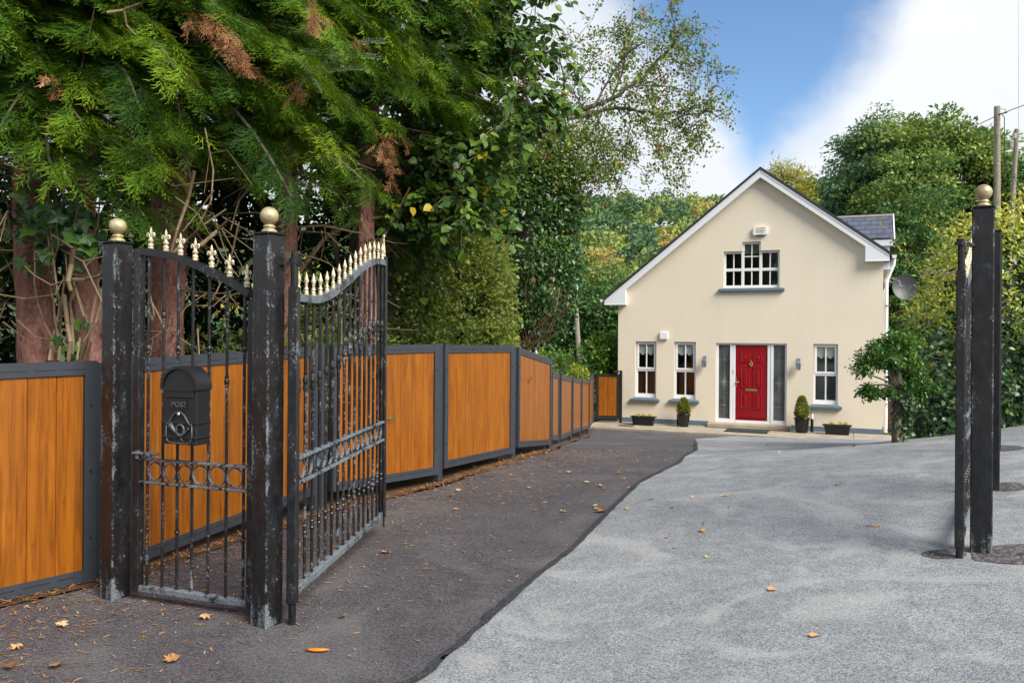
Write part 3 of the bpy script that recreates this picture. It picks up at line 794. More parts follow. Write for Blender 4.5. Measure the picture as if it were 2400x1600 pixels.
def fleur(mb, x, z, s=1.0):
    pr = [(0, .0155), (.010, .0165), (.014, .0125), (.020, .0165), (.028, .0150), (.033, .0095), (.038, .0115), (.043, .0165), (.049, .0170), (.054, .0125), (.060, .0095), (.066, .0085)]
    mb.lathe([(a * s, b * s) for a, b in pr], (x, 0, z), 10)
    c = []                                                    # centre petal
    for i, (zz, w_) in enumerate(((.060, .004), (.075, .0075), (.090, .0105), (.105, .0095), (.118, .0055), (.129, .0008))): c.append((zz, w_))
    k0 = len(mb.v)
    for zz, w_ in c:
        for (dx, dy) in ((w_, 0), (0, .008 * w_ / .0105), (-w_, 0), (0, -.008 * w_ / .0105)): mb.v.append(Vector((x + dx * s, dy * s, z + zz * s)))
    for i in range(len(c) - 1):
        for k in range(4): a, b = k0 + i * 4 + k, k0 + i * 4 + (k + 1) % 4; mb.f.append((a, b, b + 4, a + 4))
    for sd in (-1, 1):                                        # curled side petals
        pts = [(x + sd * q[0] * s, 0, z + q[1] * s) for q in ((.003, .062), (.007, .076), (.014, .087), (.022, .090), (.027, .084), (.0265, .076), (.022, .072))]
        mb.tube(pts, [.0045 * s, .0060 * s, .0066 * s, .0064 * s, .0060 * s, .0052 * s, .0062 * s], 7)
def ring(mb, x, z, r, wd=.014, th=.0045, n=22):
    k0 = len(mb.v)
    for k in range(n):
        a = 2 * PI * k / n; c, s_ = math.cos(a), math.sin(a)
        for (rr, yy) in ((r - th, -wd / 2), (r, -wd / 2), (r, wd / 2), (r - th, wd / 2)): mb.v.append(Vector((x + rr * c, yy, z + rr * s_)))
    for k in range(n):
        for j in range(4):
            a = k0 + k * 4 + j; b = k0 + k * 4 + (j + 1) % 4; c2 = k0 + ((k + 1) % n) * 4 + (j + 1) % 4; d2_ = k0 + ((k + 1) % n) * 4 + j
            mb.f.append((a, b, c2, d2_))
def bar_profile(z0, z1, r, feats):
    pr = [(z0, r)]
    for ft in sorted(feats, key=lambda q: q[0][0]): pr += ft
    pr.append((z1, r)); return pr
def swept(mb, pts, hw_, hz):
    """rectangular rail following (x, z) points"""
    k0 = len(mb.v)
    for i, (x, z) in enumerate(pts):
        a = pts[max(0, i - 1)]; b = pts[min(len(pts) - 1, i + 1)]
        d = Vector((b[0] - a[0], 0, b[1] - a[1])).normalized(); n_ = Vector((-d.z, 0, d.x))
        for (q, yy) in ((-hz, -hw_), (-hz, hw_), (hz, hw_), (hz, -hw_)): mb.v.append(Vector((x, yy, z)) + n_ * q)
    for i in range(len(pts) - 1):
        for j in range(4): a, b = k0 + i * 4 + j, k0 + i * 4 + (j + 1) % 4; mb.f.append((a, b, b + 4, a + 4))
    mb.f.append((k0, k0 + 1, k0 + 2, k0 + 3)); e = k0 + 4 * (len(pts) - 1); mb.f.append((e + 3, e + 2, e + 1, e))

# ------------------------------------------------------------------ the pedestrian gate
pa, pb = P(318, 800, 4.75), P(602, 800, 4.45)
gl = math.hypot(pb.x - pa.x, pb.y - pa.y); grz = math.atan2(pb.y - pa.y, pb.x - pa.x)
PG = thing('pedestrian_gate', 'black iron walk gate with gold fleur-de-lis tops between two gate posts', 'gate', (pa.x, pa.y, zg(pa.x, pa.y)), grz)
topz = lambda x: 2.035 - .285 * (x / gl) ** 1.75
for x0, x1, zt_ in ((0, .05, 2.05), (gl - .045, gl, 1.745)):
    mb = MB(); mb.box((x0, -.025, .05), (x1, .025, zt_), None, .004); mb.build('stile', M_BLACK, PG, smooth=30)
mb = MB(); swept(mb, [(.045 + (gl - .09) * i / 16, topz(.045 + (gl - .09) * i / 16)) for i in range(17)], .021, .021); mb.build('top_rail', M_BLACK, PG)
mb = MB(); mb.box((.05, -.022, .055), (gl - .045, .022, .092), None, .004); mb.build('bottom_rail', M_BLACK_RAIL, PG)
for z in (.825, .693):
    mb = MB(); mb.box((.045, -.020, z - .009), (gl - .04, .020, z + .006), None, .003); mb.build('middle_rail', M_BLACK_RAIL, PG)
bx = [(u - 318) / 284 * gl for u in (350, 387, 422, 457, 495, 536, 575)]
for i, x in enumerate(bx):
    r = .0088; ft = []
    if i in (0, 2, 4, 6): ft = [collar(1.47, r), collar(.42, r, .0155, .03)]
    elif i in (1, 5): ft = [collar(1.66, r), collar(1.29, r)]
    mb = MB(); mb.lathe(bar_profile(.09, topz(x) - .016, r, ft), (x, 0, 0), 10); mb.build('bar', M_BLACK_BAR, PG, smooth=35)
    mb = MB(); fleur(mb, x + .012, topz(x) + .017, 1.0); mb.build('finial', M_PALEGOLD, PG, smooth=40)
for i in range(6):
    mb = MB(); x = (bx[i] + bx[i + 1]) / 2; ring(mb, x, .759, min(.0575, (bx[i + 1] - bx[i]) / 2 - .004)); mb.build('ring', M_BLACK_RAIL, PG)
mb = MB(); mb.tube([(.02, -.035, .86), (.21, -.035, .865)], .008, 8); mb.tube([(.10, -.035, .855), (.155, -.035, .857)], .015, 8); mb.box((.04, -.04, .83), (.06, -.02, .875)); mb.box((.13, -.04, .83), (.15, -.02, .875)); mb.build('latch_bolt', M_BLACK_RAIL, PG)

# ------------------------------------------------------------------ post box
PBX = thing('post_box', 'black cast post box with raised POST plate hung on the walk gate', 'post box', tuple((Matrix.Translation((pa.x, pa.y, zg(pa.x, pa.y))) @ Matrix.Rotation(grz, 4, 'Z')) @ Vector((.452, -.03, .945))), grz)
W2, BH, FD = .118, .31, -.105
mb = MB(); mb.box((-W2, FD, 0), (W2, 0, BH), None, .004); mb.build('body', M_CAST, PBX)
def arch(w_, h0, hgt, n=16): return [(w_ * math.cos(PI * k / n), h0 + hgt * math.sin(PI * k / n)) for k in range(n + 1)]
mb = MB(); mb.prism(arch(W2 - .004, BH, .108), lambda x, z: (x, FD, z), lambda x, z: (x, 0, z)); mb.build('back_plate', M_CAST, PBX)
mb = MB(); oa, ia = arch(W2 + .010, BH - .002, .124, 20), arch(W2 - .003, BH - .002, .109, 20)
poly = oa + ia[::-1]
k0 = len(mb.v); n = len(oa)
for y in (FD - .012, .004):
    for q in oa: mb.v.append(Vector((q[0], y, q[1])))
    for q in ia: mb.v.append(Vector((q[0], y, q[1])))
for k in range(n - 1):
    mb.f += [(k, k + 1, n + k + 1, n + k), (2 * n + k, 3 * n + k, 3 * n + k + 1, 2 * n + k + 1), (k, 2 * n + k, 2 * n + k + 1, k + 1), (n + k, n + k + 1, 3 * n + k + 1, 3 * n + k)]
mb.f += [(0, n, 3 * n, 2 * n), (n - 1, 3 * n - 1, 4 * n - 1, 2 * n - 1)]
mb.build('hood', M_CAST, PBX, smooth=40)
for lo, hi in (((-W2 - .008, FD - .010, BH - .012), (W2 + .008, .004, BH + .002)), ((-W2 - .006, FD - .008, .115), (W2 + .006, .002, .128)), ((-W2 - .006, FD - .008, .034), (W2 + .006, .002, .046))): MB().box(lo, hi, None, .003).build('moulding', M_CAST, PBX)
mb = MB(); mb.box((-.096, FD - .006, BH - .052), (.096, FD + .002, BH - .014), None, .003)
fl = mb.build('letter_flap', M_CAST, PBX); mb = MB(); mb.box((-.1, FD - .010, BH - .016), (.1, FD, BH - .010)); mb.build('hinge_rod', M_CAST, fl)
def framebars(mb, x0, x1, z0, z1, t_, y0, y1):
    mb.box((x0, y0, z0), (x1, y1, z0 + t_)); mb.box((x0, y0, z1 - t_), (x1, y1, z1)); mb.box((x0, y0, z0 + t_), (x0 + t_, y1, z1 - t_)); mb.box((x1 - t_, y0, z0 + t_), (x1, y1, z1 - t_))
mb = MB(); framebars(mb, -.056, .056, .192, .246, .005, FD - .006, FD - .0002); sp = mb.build('name_plate', M_CAST, PBX)
def text(name, s, size, mat, parent, loc, rot=None, extrude=.002, shear=0.0, bold=0.0, space=1.0):
    c = bpy.data.curves.new(name, 'FONT'); c.body = s; c.size = size; c.extrude = extrude; c.align_x = 'CENTER'; c.align_y = 'CENTER'; c.shear = shear; c.offset = bold; c.space_character = space; c.resolution_u = 3
    o = bpy.data.objects.new(name + '_curve', c); COL.objects.link(o)
    bpy.context.view_layer.update()
    me = bpy.data.meshes.new_from_object(o.evaluated_get(bpy.context.evaluated_depsgraph_get()))
    bpy.data.objects.remove(o); bpy.data.curves.remove(c)
    me.transform(Matrix.Translation(Vector(loc)) @ (rot or Matrix.Rotation(PI / 2, 4, 'X')))
    me.materials.clear(); me.materials.append(mat); return link(name, me, parent)
M_CASTEDGE = simple('rubbed_cast_metal', (.075, .082, .09), .4, .2, .3, 60)
text('lettering', 'POST', .044, M_CASTEDGE, sp, (0, FD - .002, .2195), None, .004, 0, .0012, 1.05)
mb = MB(); out = [(-.092, .125), (-.080, .122), (-.066, .135), (-.052, .155), (-.036, .176), (-.016, .190), (.0, .193), (.016, .190), (.036, .176), (.052, .155), (.066, .135), (.080, .122), (.092, .125)]
mb.tube([(x, FD - .006, z - .012) for x, z in out], .0052, 7); mb.tube([(-.088, FD - .004, .112), (-.09, FD - .004, .04), (-.08, FD - .004, .018), (-.06, FD - .004, .008), (.06, FD - .004, .008), (.08, FD - .004, .018), (.09, FD - .004, .04), (.088, FD - .004, .112)], .0042, 6)
mb.build('door_moulding', M_CASTEDGE, PBX, smooth=True)
mb = MB(); circ = [(.012 + .026 * math.cos(q), FD - .008, .082 + .028 * math.sin(q)) for q in [math.radians(200 - 15 * i) for i in range(23)]]
mb.tube([(-.058, FD - .006, .112), (-.045, FD - .008, .094), (-.030, FD - .008, .078), (-.014, FD - .008, .066)] , [.017, .013, .010, .0078], 9); mb.tube(circ, .0066, 8); mb.tube([(-.014, FD - .008, .066), (.004, FD - .008, .053), (.022, FD - .008, .050), (.045, FD - .008, .066), (.065, FD - .007, .088), (.07, FD - .007, .094)], [.0078, .008, .0085, .006, .004, .006], 8)
mb.tube([(.012, FD - .006, .044), (.018, FD - .006, .03), (.034, FD - .006, .02)], [.004, .0035, .002], 6)
mb.build('post_horn_emblem', M_CASTEDGE, PBX, smooth=True)
mb = MB(); mb.sphere((0, FD - .006, .168), .0105, 12, 8, (1, .6, 1)); mb.build('lock', simple('bright_lock', (.62, .56, .50), .25, .8), PBX, smooth=True)

# ------------------------------------------------------------------ the main gate leaves
def s_curve(t):
    return 1.742 + .352 * sm((t - .12) / .80)
ha, hb = P(690, 800, 4.36), P(900, 800, 6.30)
LG_L = math.hypot(hb.x - ha.x, hb.y - ha.y)
LG = thing('driveway_gate', 'open black iron gate leaf with gold spear tops beside the timber fence', 'gate', (ha.x, ha.y, 0), math.atan2(hb.y - ha.y, hb.x - ha.x), 'pair of black iron driveway gate leaves')
def gz(x): return s_curve(x / LG_L)
mb = MB(); mb.box((-.03, -.026, .10), (.022, .026, 1.80), None, .005); st = mb.build('stile', M_BLACK, LG, smooth=30)
for z0, z1 in ((1.78, 1.985), (-.02, .11)): MB().tube([(-.004, 0, z0), (-.004, 0, z1)], .020, 12).build('hinge_pin', M_BLACK_CLEAN, st, smooth=40)
mb = MB(); mb.box((LG_L - .05, -.026, .13), (LG_L, .026, 2.145), None, .005); mb.build('stile', M_BLACK, LG, smooth=30)
mb = MB(); swept(mb, [(.02 + (LG_L - .07) * i / 30, gz(.02 + (LG_L - .07) * i / 30)) for i in range(31)], .024, .021); mb.build('top_rail', M_BLACK_RAIL, LG)
mb = MB(); mb.box((.02, -.022, .135), (LG_L - .05, .022, .18), None, .004); mb.build('bottom_rail', M_BLACK_RAIL, LG)
for z in (.872, .735):
    mb = MB(); mb.box((.015, -.022, z - .010), (LG_L - .045, .022, z + .008), None, .003); mb.build('middle_rail', M_BLACK_RAIL, LG)
NB = 16; gx = [.06 + (LG_L - .13) * i / (NB - 1) for i in range(NB)]
for i, x in enumerate(gx):
    r = .0092; z1 = gz(x)
    ft = [baluster(1.265 + (z1 - 1.742) * .95, r), collar(.475, r, .016, .034), collar(.438, r, .016, .034)]
    mb = MB(); mb.lathe(bar_profile(.178, z1 - .016, r, ft), (x, 0, 0), 9); mb.build('bar', M_BLACK_BAR, LG, smooth=35)
    mb = MB(); spear(mb, x, z1 + .019, 1.05); mb.build('finial', M_PALEGOLD, LG, smooth=40)
mb = MB(); mb.lathe([(0, .016), (.01, .017), (.014, .011), (.024, .015), (.03, .012), (.04, .016), (.05, .010), (.06, .012), (.10, .007), (.145, .004), (.150, .008), (.158, .0105), (.166, .008), (.170, .001)], (LG_L - .025, 0, 2.146), 10); mb.build('finial', M_PALEGOLD, LG, smooth=40)
for i in range(NB - 1):
    mb = MB(); ring(mb, (gx[i] + gx[i + 1]) / 2, .8035, min(.058, (gx[1] - gx[0]) / 2 - .006)); mb.build('ring', M_BLACK_RAIL, LG)
mb = MB(); mb.box((LG_L - .13, .012, 1.20), (LG_L - .05, .03, 1.245)); mb.box((LG_L - .08, .012, 1.245), (LG_L - .06, .03, 1.28)); mb.build('lock', M_BLACK_CLEAN, LG)
mb = MB(); mb.tube([(LG_L - .09, -.03, .075), (LG_L - .09, -.03, .36)], .008, 8); mb.build('drop_bolt', M_BLACK_CLEAN, LG)
rh = P(2252, 800, 4.97); rf = P(2285, 800, 6.55)
RG = clone_tree(LG, (rh.x, rh.y, zg(rh.x, rh.y) - .03), math.atan2(rf.y - rh.y, rf.x - rh.x), 'gate leaf seen nearly edge on, folded back behind the hedge side gate post')
# hinge brackets welded to the posts
def bracket(px, py, qx, qy, z, par_post, m=M_BLACK):
    mb = MB(); a = Vector((px, py, z)); b = Vector((qx, qy, z)); d = (b - a).normalized(); n_ = Vector((-d.y, d.x, 0)) * .022; up = Vector((0, 0, .010)); b = b + d * .045
    v = [a - n_ - up, a + n_ - up, b + n_ - up, b - n_ - up, a - n_ + up, a + n_ + up, b + n_ + up, b - n_ + up]
    mb.add(v, [(0, 3, 2, 1), (4, 5, 6, 7), (0, 1, 5, 4), (1, 2, 6, 5), (2, 3, 7, 6), (3, 0, 4, 7)])
    mb.tube([b - d * .045 + Vector((0, 0, .0)), b - d * .045 + Vector((0, 0, .030))], .028, 10)
    return mb.build('hinge_bracket', m, par_post, world=par_post)
posts = [o for o in COL.objects if o.name.startswith('gate_post')]
bracket(posts[0].location.x + .05, posts[0].location.y + .0, ha.x, ha.y, 1.925, posts[0])
bracket(posts[2].location.x - .05, posts[2].location.y, rh.x, rh.y, zg(rh.x, rh.y) + 1.93, posts[2])
# railing seen edge on behind the right-hand post
p0, p1 = P(2333, 560, 6.66), P(2338, 581, 8.42)
RL = thing('railing', 'thin dark railing edge on between the two plain black posts', 'railing', (p0.x, p0.y, zg(p0.x, p0.y)), math.atan2(p1.y - p0.y, p1.x - p0.x))
ll = math.hypot(p1.x - p0.x, p1.y - p0.y)
for z in (.15, 1.0, 1.75):
    mb = MB(); mb.box((.045, -.014, z), (ll - .045, .014, z + .03)); mb.build('rail', M_BLACK_CLEAN, RL)
for k in range(10):
    mb = MB(); x = .12 + (ll - .24) * k / 9; mb.tube([(x, 0, .18), (x, 0, 1.75)], .008, 6); mb.build('bar', M_BLACK_CLEAN, RL)

# ------------------------------------------------------------------ the house (local: x along the gable wall, y inward, z up)
HS = thing('house', 'cream rendered gable fronted house with red front door and white windows', 'house', (OX, OY, HZ), HA)
RA, RL_, RR_ = (.24, 7.10), (-4.12, 3.60), (3.48, 4.67)
def zroof(s): return RA[1] + (s - RA[0]) * ((RA[1] - RL_[1]) / (RA[0] - RL_[0]) if s < RA[0] else (RR_[1] - RA[1]) / (RR_[0] - RA[0]))
WL, WR, DEP = -3.74, 3.29, 9.0
outer = [(WL, 0), (WR, 0), (WR, zroof(WR) - .11), (RA[0], RA[1] - .13), (WL, zroof(WL) - .11)]
WINS = [(-3.22, -2.61, .74, 2.34), (-2.10, -1.49, .74, 2.34), (1.61, 2.22, .73, 2.32)]
DOOR = (-.94, .94, .128, 2.32)
holes = [[(a, c), (b, c), (b, d), (a, d)] for a, b, c, d in WINS + [DOOR]]
holes.append([(-.74, 3.84), (.74, 3.84), (.74, 4.85), (.245, 4.85), (.245, 5.10), (-.24, 5.10), (-.24, 4.85), (-.74, 4.85)])
loops = [[Vector((x, z, 0)) for x, z in outer]] + [[Vector((x, z, 0)) for x, z in h][::-1] for h in holes]
tris = geometry.tessellate_polygon(loops); flat = [p for l in loops for p in l]
mb = MB(); mb.add([(p.x, 0, p.y) for p in flat], [tuple(t) for t in tris])
for h in holes:
    for i in range(len(h)):
        a, b = h[i], h[(i + 1) % len(h)]
        mb.add([(a[0], 0, a[1]), (b[0], 0, b[1]), (b[0], .2, b[1]), (a[0], .2, a[1])], [(0, 1, 2, 3)])
ow = outer
mb.add([(WL, 0, 0), (WL, DEP, 0), (WL, DEP, ow[4][1]), (WL, 0, ow[4][1]), (WR, 0, 0), (WR, DEP, 0), (WR, DEP, ow[2][1]), (WR, 0, ow[2][1]), (RA[0], DEP, ow[3][1])],
       [(0, 1, 2, 3), (4, 7, 6, 5), (1, 5, 6, 8, 2)])
mb.build('wall', M_WALL, HS, recalc=False)
mb = MB()
for a, b in ((WL - .012, -1.121), (1.061, WR + .012)): MB().box((a, -.014, .0), (b, -.001, .135)).build('plinth', M_BLUEGREY, HS)
# roof
def roof_slab(s0, z0, s1, z1, th=.085):
    mb = MB(); y0, y1 = -.20, DEP + .2
    v = [(s0, y0, z0), (s1, y0, z1), (s1, y0, z1 - th), (s0, y0, z0 - th), (s0, y1, z0), (s1, y1, z1), (s1, y1, z1 - th), (s0, y1, z0 - th)]
    return mb.add(v, [(0, 1, 2, 3), (4, 7, 6, 5), (0, 4, 5, 1), (1, 5, 6, 2), (2, 6, 7, 3), (3, 7, 4, 0)])
rf = roof_slab(RA[0], RA[1], RL_[0], RL_[1]).build('roof', M_DARKROOF, HS)
roof_slab(RA[0] + .001, RA[1], RR_[0], RR_[1]).build('roof_slope', M_DARKROOF, rf)
def barge(s0, s1, drop0, drop1, y0, y1, name, box=None):
    mb = MB(); poly = [(s0, zroof(s0) - drop0), (s1, zroof(s1) - drop0)]
    if box: poly += [(s1, box[1]), (box[0], box[1]), (box[0], zroof(box[0]) - drop1)]
    else: poly += [(s1, zroof(s1) - drop1)]
    poly += [(s0, zroof(s0) - drop1)]
    mb.prism(poly, lambda x, z: (x, y0, z), lambda x, z: (x, y1, z)); return mb.build(name, M_WHITE, HS)
bl_ = barge(RA[0], RL_[0] + .01, .0865, .285, -.18, -.002, 'bargeboard', (-3.48, 3.41))
br_ = barge(RA[0] + .0005, RR_[0] - .05, .0865, .285, -.18, -.002, 'bargeboard', (2.86, 4.475))
for (s0, s1, par, bx_) in ((RA[0] - .01, RL_[0] + .02, bl_, 1), (RA[0] + .01, RR_[0] - .06, br_, 1)):
    mb = MB(); mb.prism([(s0, zroof(s0) - .09), (s1, zroof(s1) - .09), (s1, zroof(s1) - .135), (s0, zroof(s0) - .135)], lambda x, z: (x, -.192, z), lambda x, z: (x, -.181, z)); mb.build('trim_board', M_WHITE, par)
for (a, b, z) in ((RL_[0] + .01, -3.48, 3.41), (2.86, 3.43, 4.475)):
    mb = MB(); mb.box((a, -.19, z - .016), (b + .004, DEP, z - .001)); mb.build('soffit', M_WHITE, HS)
# gutters and downpipes
def gutter(s, z, y0, y1):
    mb = MB(); pr = [(-.055, .03), (.055, .03), (.055, 0), (.04, -.05), (-.04, -.05), (-.055, 0)]
    mb.prism([(s + x, z + q) for x, q in pr], lambda x, q: (x, y0, q), lambda x, q: (x, y1, q)); return mb.build('gutter', M_PVC, HS)
gutter(RL_[0] - .075, RL_[1] - .07, -.16, DEP); gutter(RR_[0] + .06, RR_[1] - .09, -.16, DEP)
mb = MB(); mb.tube([(RR_[0] + .06, .10, RR_[1] - .14), (RR_[0] + .05, .10, RR_[1] - .30), (3.37, .10, 3.98), (3.37, .10, .05)], .046, 4); mb.build('downpipe', M_PVC, HS)
mb = MB(); mb.tube([(RR_[0] + .06, 1.5, RR_[1] - .14), (RR_[0] + .04, 1.5, RR_[1] - .35), (3.36, 1.5, 3.75), (3.36, 1.5, .05)], .034, 8); mb.build('downpipe', M_PVC, HS)
mb = MB(); mb.box((3.29, .02, 4.26), (3.45, DEP, 4.44)); mb.build('fascia', M_PVC, HS)
mb = MB(); mb.box((3.33, -.012 + .06, 3.30), (3.43, .052, 3.34)); mb.build('pipe_clip', M_STEEL, HS)
# windows
def pane(par, a, b, c, d, y=.125): 
    mb = MB(); mb.box((a, y, c), (b, y + .012, d)); mb.build('pane', M_GLASS, par)
def bars(par, name, specs, mat=M_PVC, bev=.006):
    mb = MB()
    for (a, b, c, d, y0, y1) in specs: mb.box((a, y0, c), (b, y1, d), None, bev)
    return mb.build(name, mat, par)
def rect(a, b, c, d, t_, y0, y1, tb=None):
    tb = tb or t_; return [(a, a + t_, c, d, y0, y1), (b - t_, b, c, d, y0, y1), (a + t_, b - t_, c, c + tb, y0 + .001, y1), (a + t_, b - t_, d - t_, d, y0 + .001, y1)]
def scallop(par, a, b, ztop, zlow, y=.118):
    pts = []; n = 24
    for i in range(n + 1):
        t = i / n; pts.append((a + (b - a) * t, zlow + .035 * math.cos(t * 4 * PI) - .0))
    mb = MB(); poly = [(a, ztop)] + pts + [(b, ztop)]
    mb.prism(poly, lambda x, z: (x, y, z), lambda x, z: (x, y + .006, z)); bd = mb.build('blind', M_BLIND, par)
    return bd
for (a, b, c, d) in WINS:
    f = bars(HS, 'window', rect(a + .004, b - .004, c, d - .004, .045, .075, .16, .10) + [(a + .049, b - .049, c + .745, c + .80, .076, .16)])
    ua, ub, uc, ud = a + .03, b - .03, c + .80, d - .025
    bars(f, 'sash', rect(ua, ub, uc, ud, .055, .058, .10) + [((a + b) / 2 - .018, (a + b) / 2 + .018, uc + .055, ud - .055, .072, .10)])
    bars(f, 'glazing_bar', [((a + b) / 2 - .018, (a + b) / 2 + .018, c + .10, c + .745, .085, .12)])
    m_ = (a + b) / 2
    for (p, q) in ((a + .049, m_ - .018), (m_ + .018, b - .049)): pane(f, p, q, c + .10, c + .745)
    for (p, q) in ((ua + .055, m_ - .018), (m_ + .018, ub - .055)): pane(f, p, q, uc + .055, ud - .055, .101)
    scallop(f, ua + .05, ub - .05, ud - .03, ud - .33)
    bars(f, 'vent', [(ua + .05, ub - .05, ud - .05, ud - .004, .05, .0575)], M_PVC, .003)
    mb = MB(); s0, s1 = a - .135, b + .11
    mb.box((s0, -.10, c - .125), (s1, -.001, c - .045), None, .012); mb.add([(a + .004, -.0, c - .002), (b - .004, -.0, c - .002), (b - .004, .12, c - .001), (a + .004, .12, c - .001), (s0 + .02, -.06, c - .046), (s1 - .02, -.06, c - .046)], [(0, 1, 2, 3), (4, 5, 1, 0)])
    mb.build('sill', M_BLUEGREY, f)
f = bars(HS, 'window', [(-.736, -.69, 3.84, 4.846, .075, .16), (.69, .736, 3.84, 4.846, .075, .16), (-.275, -.20, 3.84, 4.85, .074, .16), (.20, .275, 3.84, 4.85, .074, .16), (-.236, -.19, 4.85, 5.096, .075, .16), (.19, .241, 4.85, 5.096, .075, .16),
     (-.69, -.275, 3.84, 3.91, .076, .16), (-.20, .20, 3.84, 3.91, .076, .16), (.275, .69, 3.84, 3.91, .076, .16), (-.69, -.275, 4.79, 4.846, .076, .16), (.275, .69, 4.79, 4.846, .076, .16), (-.19, .19, 5.04, 5.096, .076, .16),
     (-.69, -.275, 4.30, 4.38, .076, .16), (-.20, .20, 4.30, 4.38, .076, .16), (.275, .69, 4.30, 4.38, .076, .16)])
bars(f, 'glazing_bar', [(x - .015, x + .015, z0, z1, .09, .125) for x, zs in ((-.4825, ((3.91, 4.30), (4.38, 4.79))), (0, ((3.91, 4.30), (4.38, 5.04))), (.4825, ((3.91, 4.30), (4.38, 4.79)))) for z0, z1 in zs] + [(-.19, -.016, 4.685, 4.715, .091, .124), (.016, .19, 4.685, 4.715, .091, .124)])
for (a, b, hi) in ((-.69, -.275, 4.79), (-.20, .20, 5.04), (.275, .69, 4.79)):
    m_ = (a + b) / 2
    for (p, q) in ((a, m_ - .015), (m_ + .015, b)):
        pane(f, p, q, 3.91, 4.30)
        if hi > 5: pane(f, p if p < m_ - .1 else p, q, 4.38, 4.685); pane(f, max(p, -.19), min(q, .19), 4.715, 5.04)
        else: pane(f, p, q, 4.38, 4.79)
mb = MB(); mb.box((-.87, -.09, 3.735), (.875, -.001, 3.815), None, .012); mb.add([(-.735, -.0, 3.838), (.735, 0, 3.838), (.735, .12, 3.839), (-.735, .12, 3.839), (-.86, -.06, 3.816), (.86, -.06, 3.816)], [(0, 1, 2, 3), (4, 5, 1, 0)]); mb.build('sill', M_BLUEGREY, f)
# door set
f = bars(HS, 'door_frame', [(-.936, -.87, .128, 2.316, .05, .15), (.89, .936, .128, 2.316, .05, .15), (-.56, -.50, .13, 2.27, .05, .15), (-.495, -.415, .13, 2.27, .06, .15), (.435, .515, .13, 2.27, .06, .15), (.52, .59, .13, 2.27, .05, .15), (-.87, .89, 2.272, 2.316, .051, .15),
     (-.87, -.562, .13, .225, .052, .15), (.592, .89, .13, .225, .052, .15), (-.413, .433, .13, .198, .045, .15)])
for (a, b) in ((-.868, -.562), (.592, .888)):
    mb = MB(); mb.box((a, .10, .226), (b, .11, 2.27)); g = mb.build('side_light', M_FROST, HS)
    m_ = (a + b) / 2; mb = MB()
    def dia(z, w_, h_, t_=.006):
        q = [(m_ + w_, z), (m_, z + h_), (m_ - w_, z), (m_, z - h_), (m_ + w_, z)]
        for p0_, p1_ in zip(q, q[1:]): mb.tube([(p0_[0], .098, p0_[1]), (p1_[0], .098, p1_[1])], t_ * .6, 4, False)
    for z in (1.86, .60): dia(z, .028, .035)
    for dz in (-.075, -.025, .025, .075): dia(1.24 + dz, .045, .045)
    dia(1.24 + .15, .018, .07); dia(1.24 - .15, .018, .07); dia(1.24, .075, .025)
    for (z0, z1) in ((.226, .565), (.635, 1.02), (1.46, 1.825), (1.895, 2.27)): mb.tube([(m_, .098, z0), (m_, .098, z1)], .0028, 4, False)
    for z in (.60, 1.24, 1.86):
        mb.tube([(a, .098, z), (m_ - .03, .098, z)], .0028, 4, False); mb.tube([(m_ + .03, .098, z), (b, .098, z)], .0028, 4, False)
    mb.build('leaded_pattern', M_LEAD, g)
mb = MB(); mb.box((-.408, .085, .20), (.428, .13, 2.268), None, .004); mb.box((-.345, .078, .26), (.365, .084, 2.20), None, .003)
dr = mb.build('front_door', M_RED, HS); tag(dr, 'red panelled front door')
mb = MB(); mb.box((-.405, .055, .20), (.425, .0845, .228), None, .006); mb.box((-.34, .062, .262), (.36, .077, .285), None, .006); mb.build('weather_bar', M_RED, dr)
def moulded(a, b, c, d):
    mb = MB(); t_ = .022
    def fr(x0, x1, z0, z1, w_, yo, yi):
        v = [(x0, .0775, z0), (x1, .0775, z0), (x1, .0775, z1), (x0, .0775, z1), (x0 + w_ * .5, yo, z0 + w_ * .5), (x1 - w_ * .5, yo, z0 + w_ * .5), (x1 - w_ * .5, yo, z1 - w_ * .5), (x0 + w_ * .5, yo, z1 - w_ * .5), (x0 + w_, yi, z0 + w_), (x1 - w_, yi, z0 + w_), (x1 - w_, yi, z1 - w_), (x0 + w_, yi, z1 - w_)]
        fs = []
        for k in range(4): fs += [(k, (k + 1) % 4, 4 + (k + 1) % 4, 4 + k), (4 + k, 4 + (k + 1) % 4, 8 + (k + 1) % 4, 8 + k)]
        fs.append((8, 9, 10, 11)); mb.add(v, fs)
    fr(a, b, c, d, .04, .058, .0765)
    i = .052; v = [(a + i, .076, c + i), (b - i, .076, c + i), (b - i, .076, d - i), (a + i, .076, d - i), (a + i + .035, .060, c + i + .035), (b - i - .035, .060, c + i + .035), (b - i - .035, .060, d - i - .035), (a + i + .035, .060, d - i - .035)]
    mb.add(v, [(0, 1, 5, 4), (1, 2, 6, 5), (2, 3, 7, 6), (3, 0, 4, 7), (4, 5, 6, 7)]); mb.build('door_panel', M_RED, dr)
for (a, b) in ((-.27, -.035), (.055, .29)):
    moulded(a, b, 1.80, 2.06); moulded(a, b, 1.10, 1.68); moulded(a, b, .50, .98)
mb = MB(); mb.box((-.15, .066, 1.0), (.165, .0765, 1.075), None, .006); mb.box((-.13, .058, 1.015), (.145, .0655, 1.058), None, .004); mb.build('letter_plate', M_BRASS, dr)
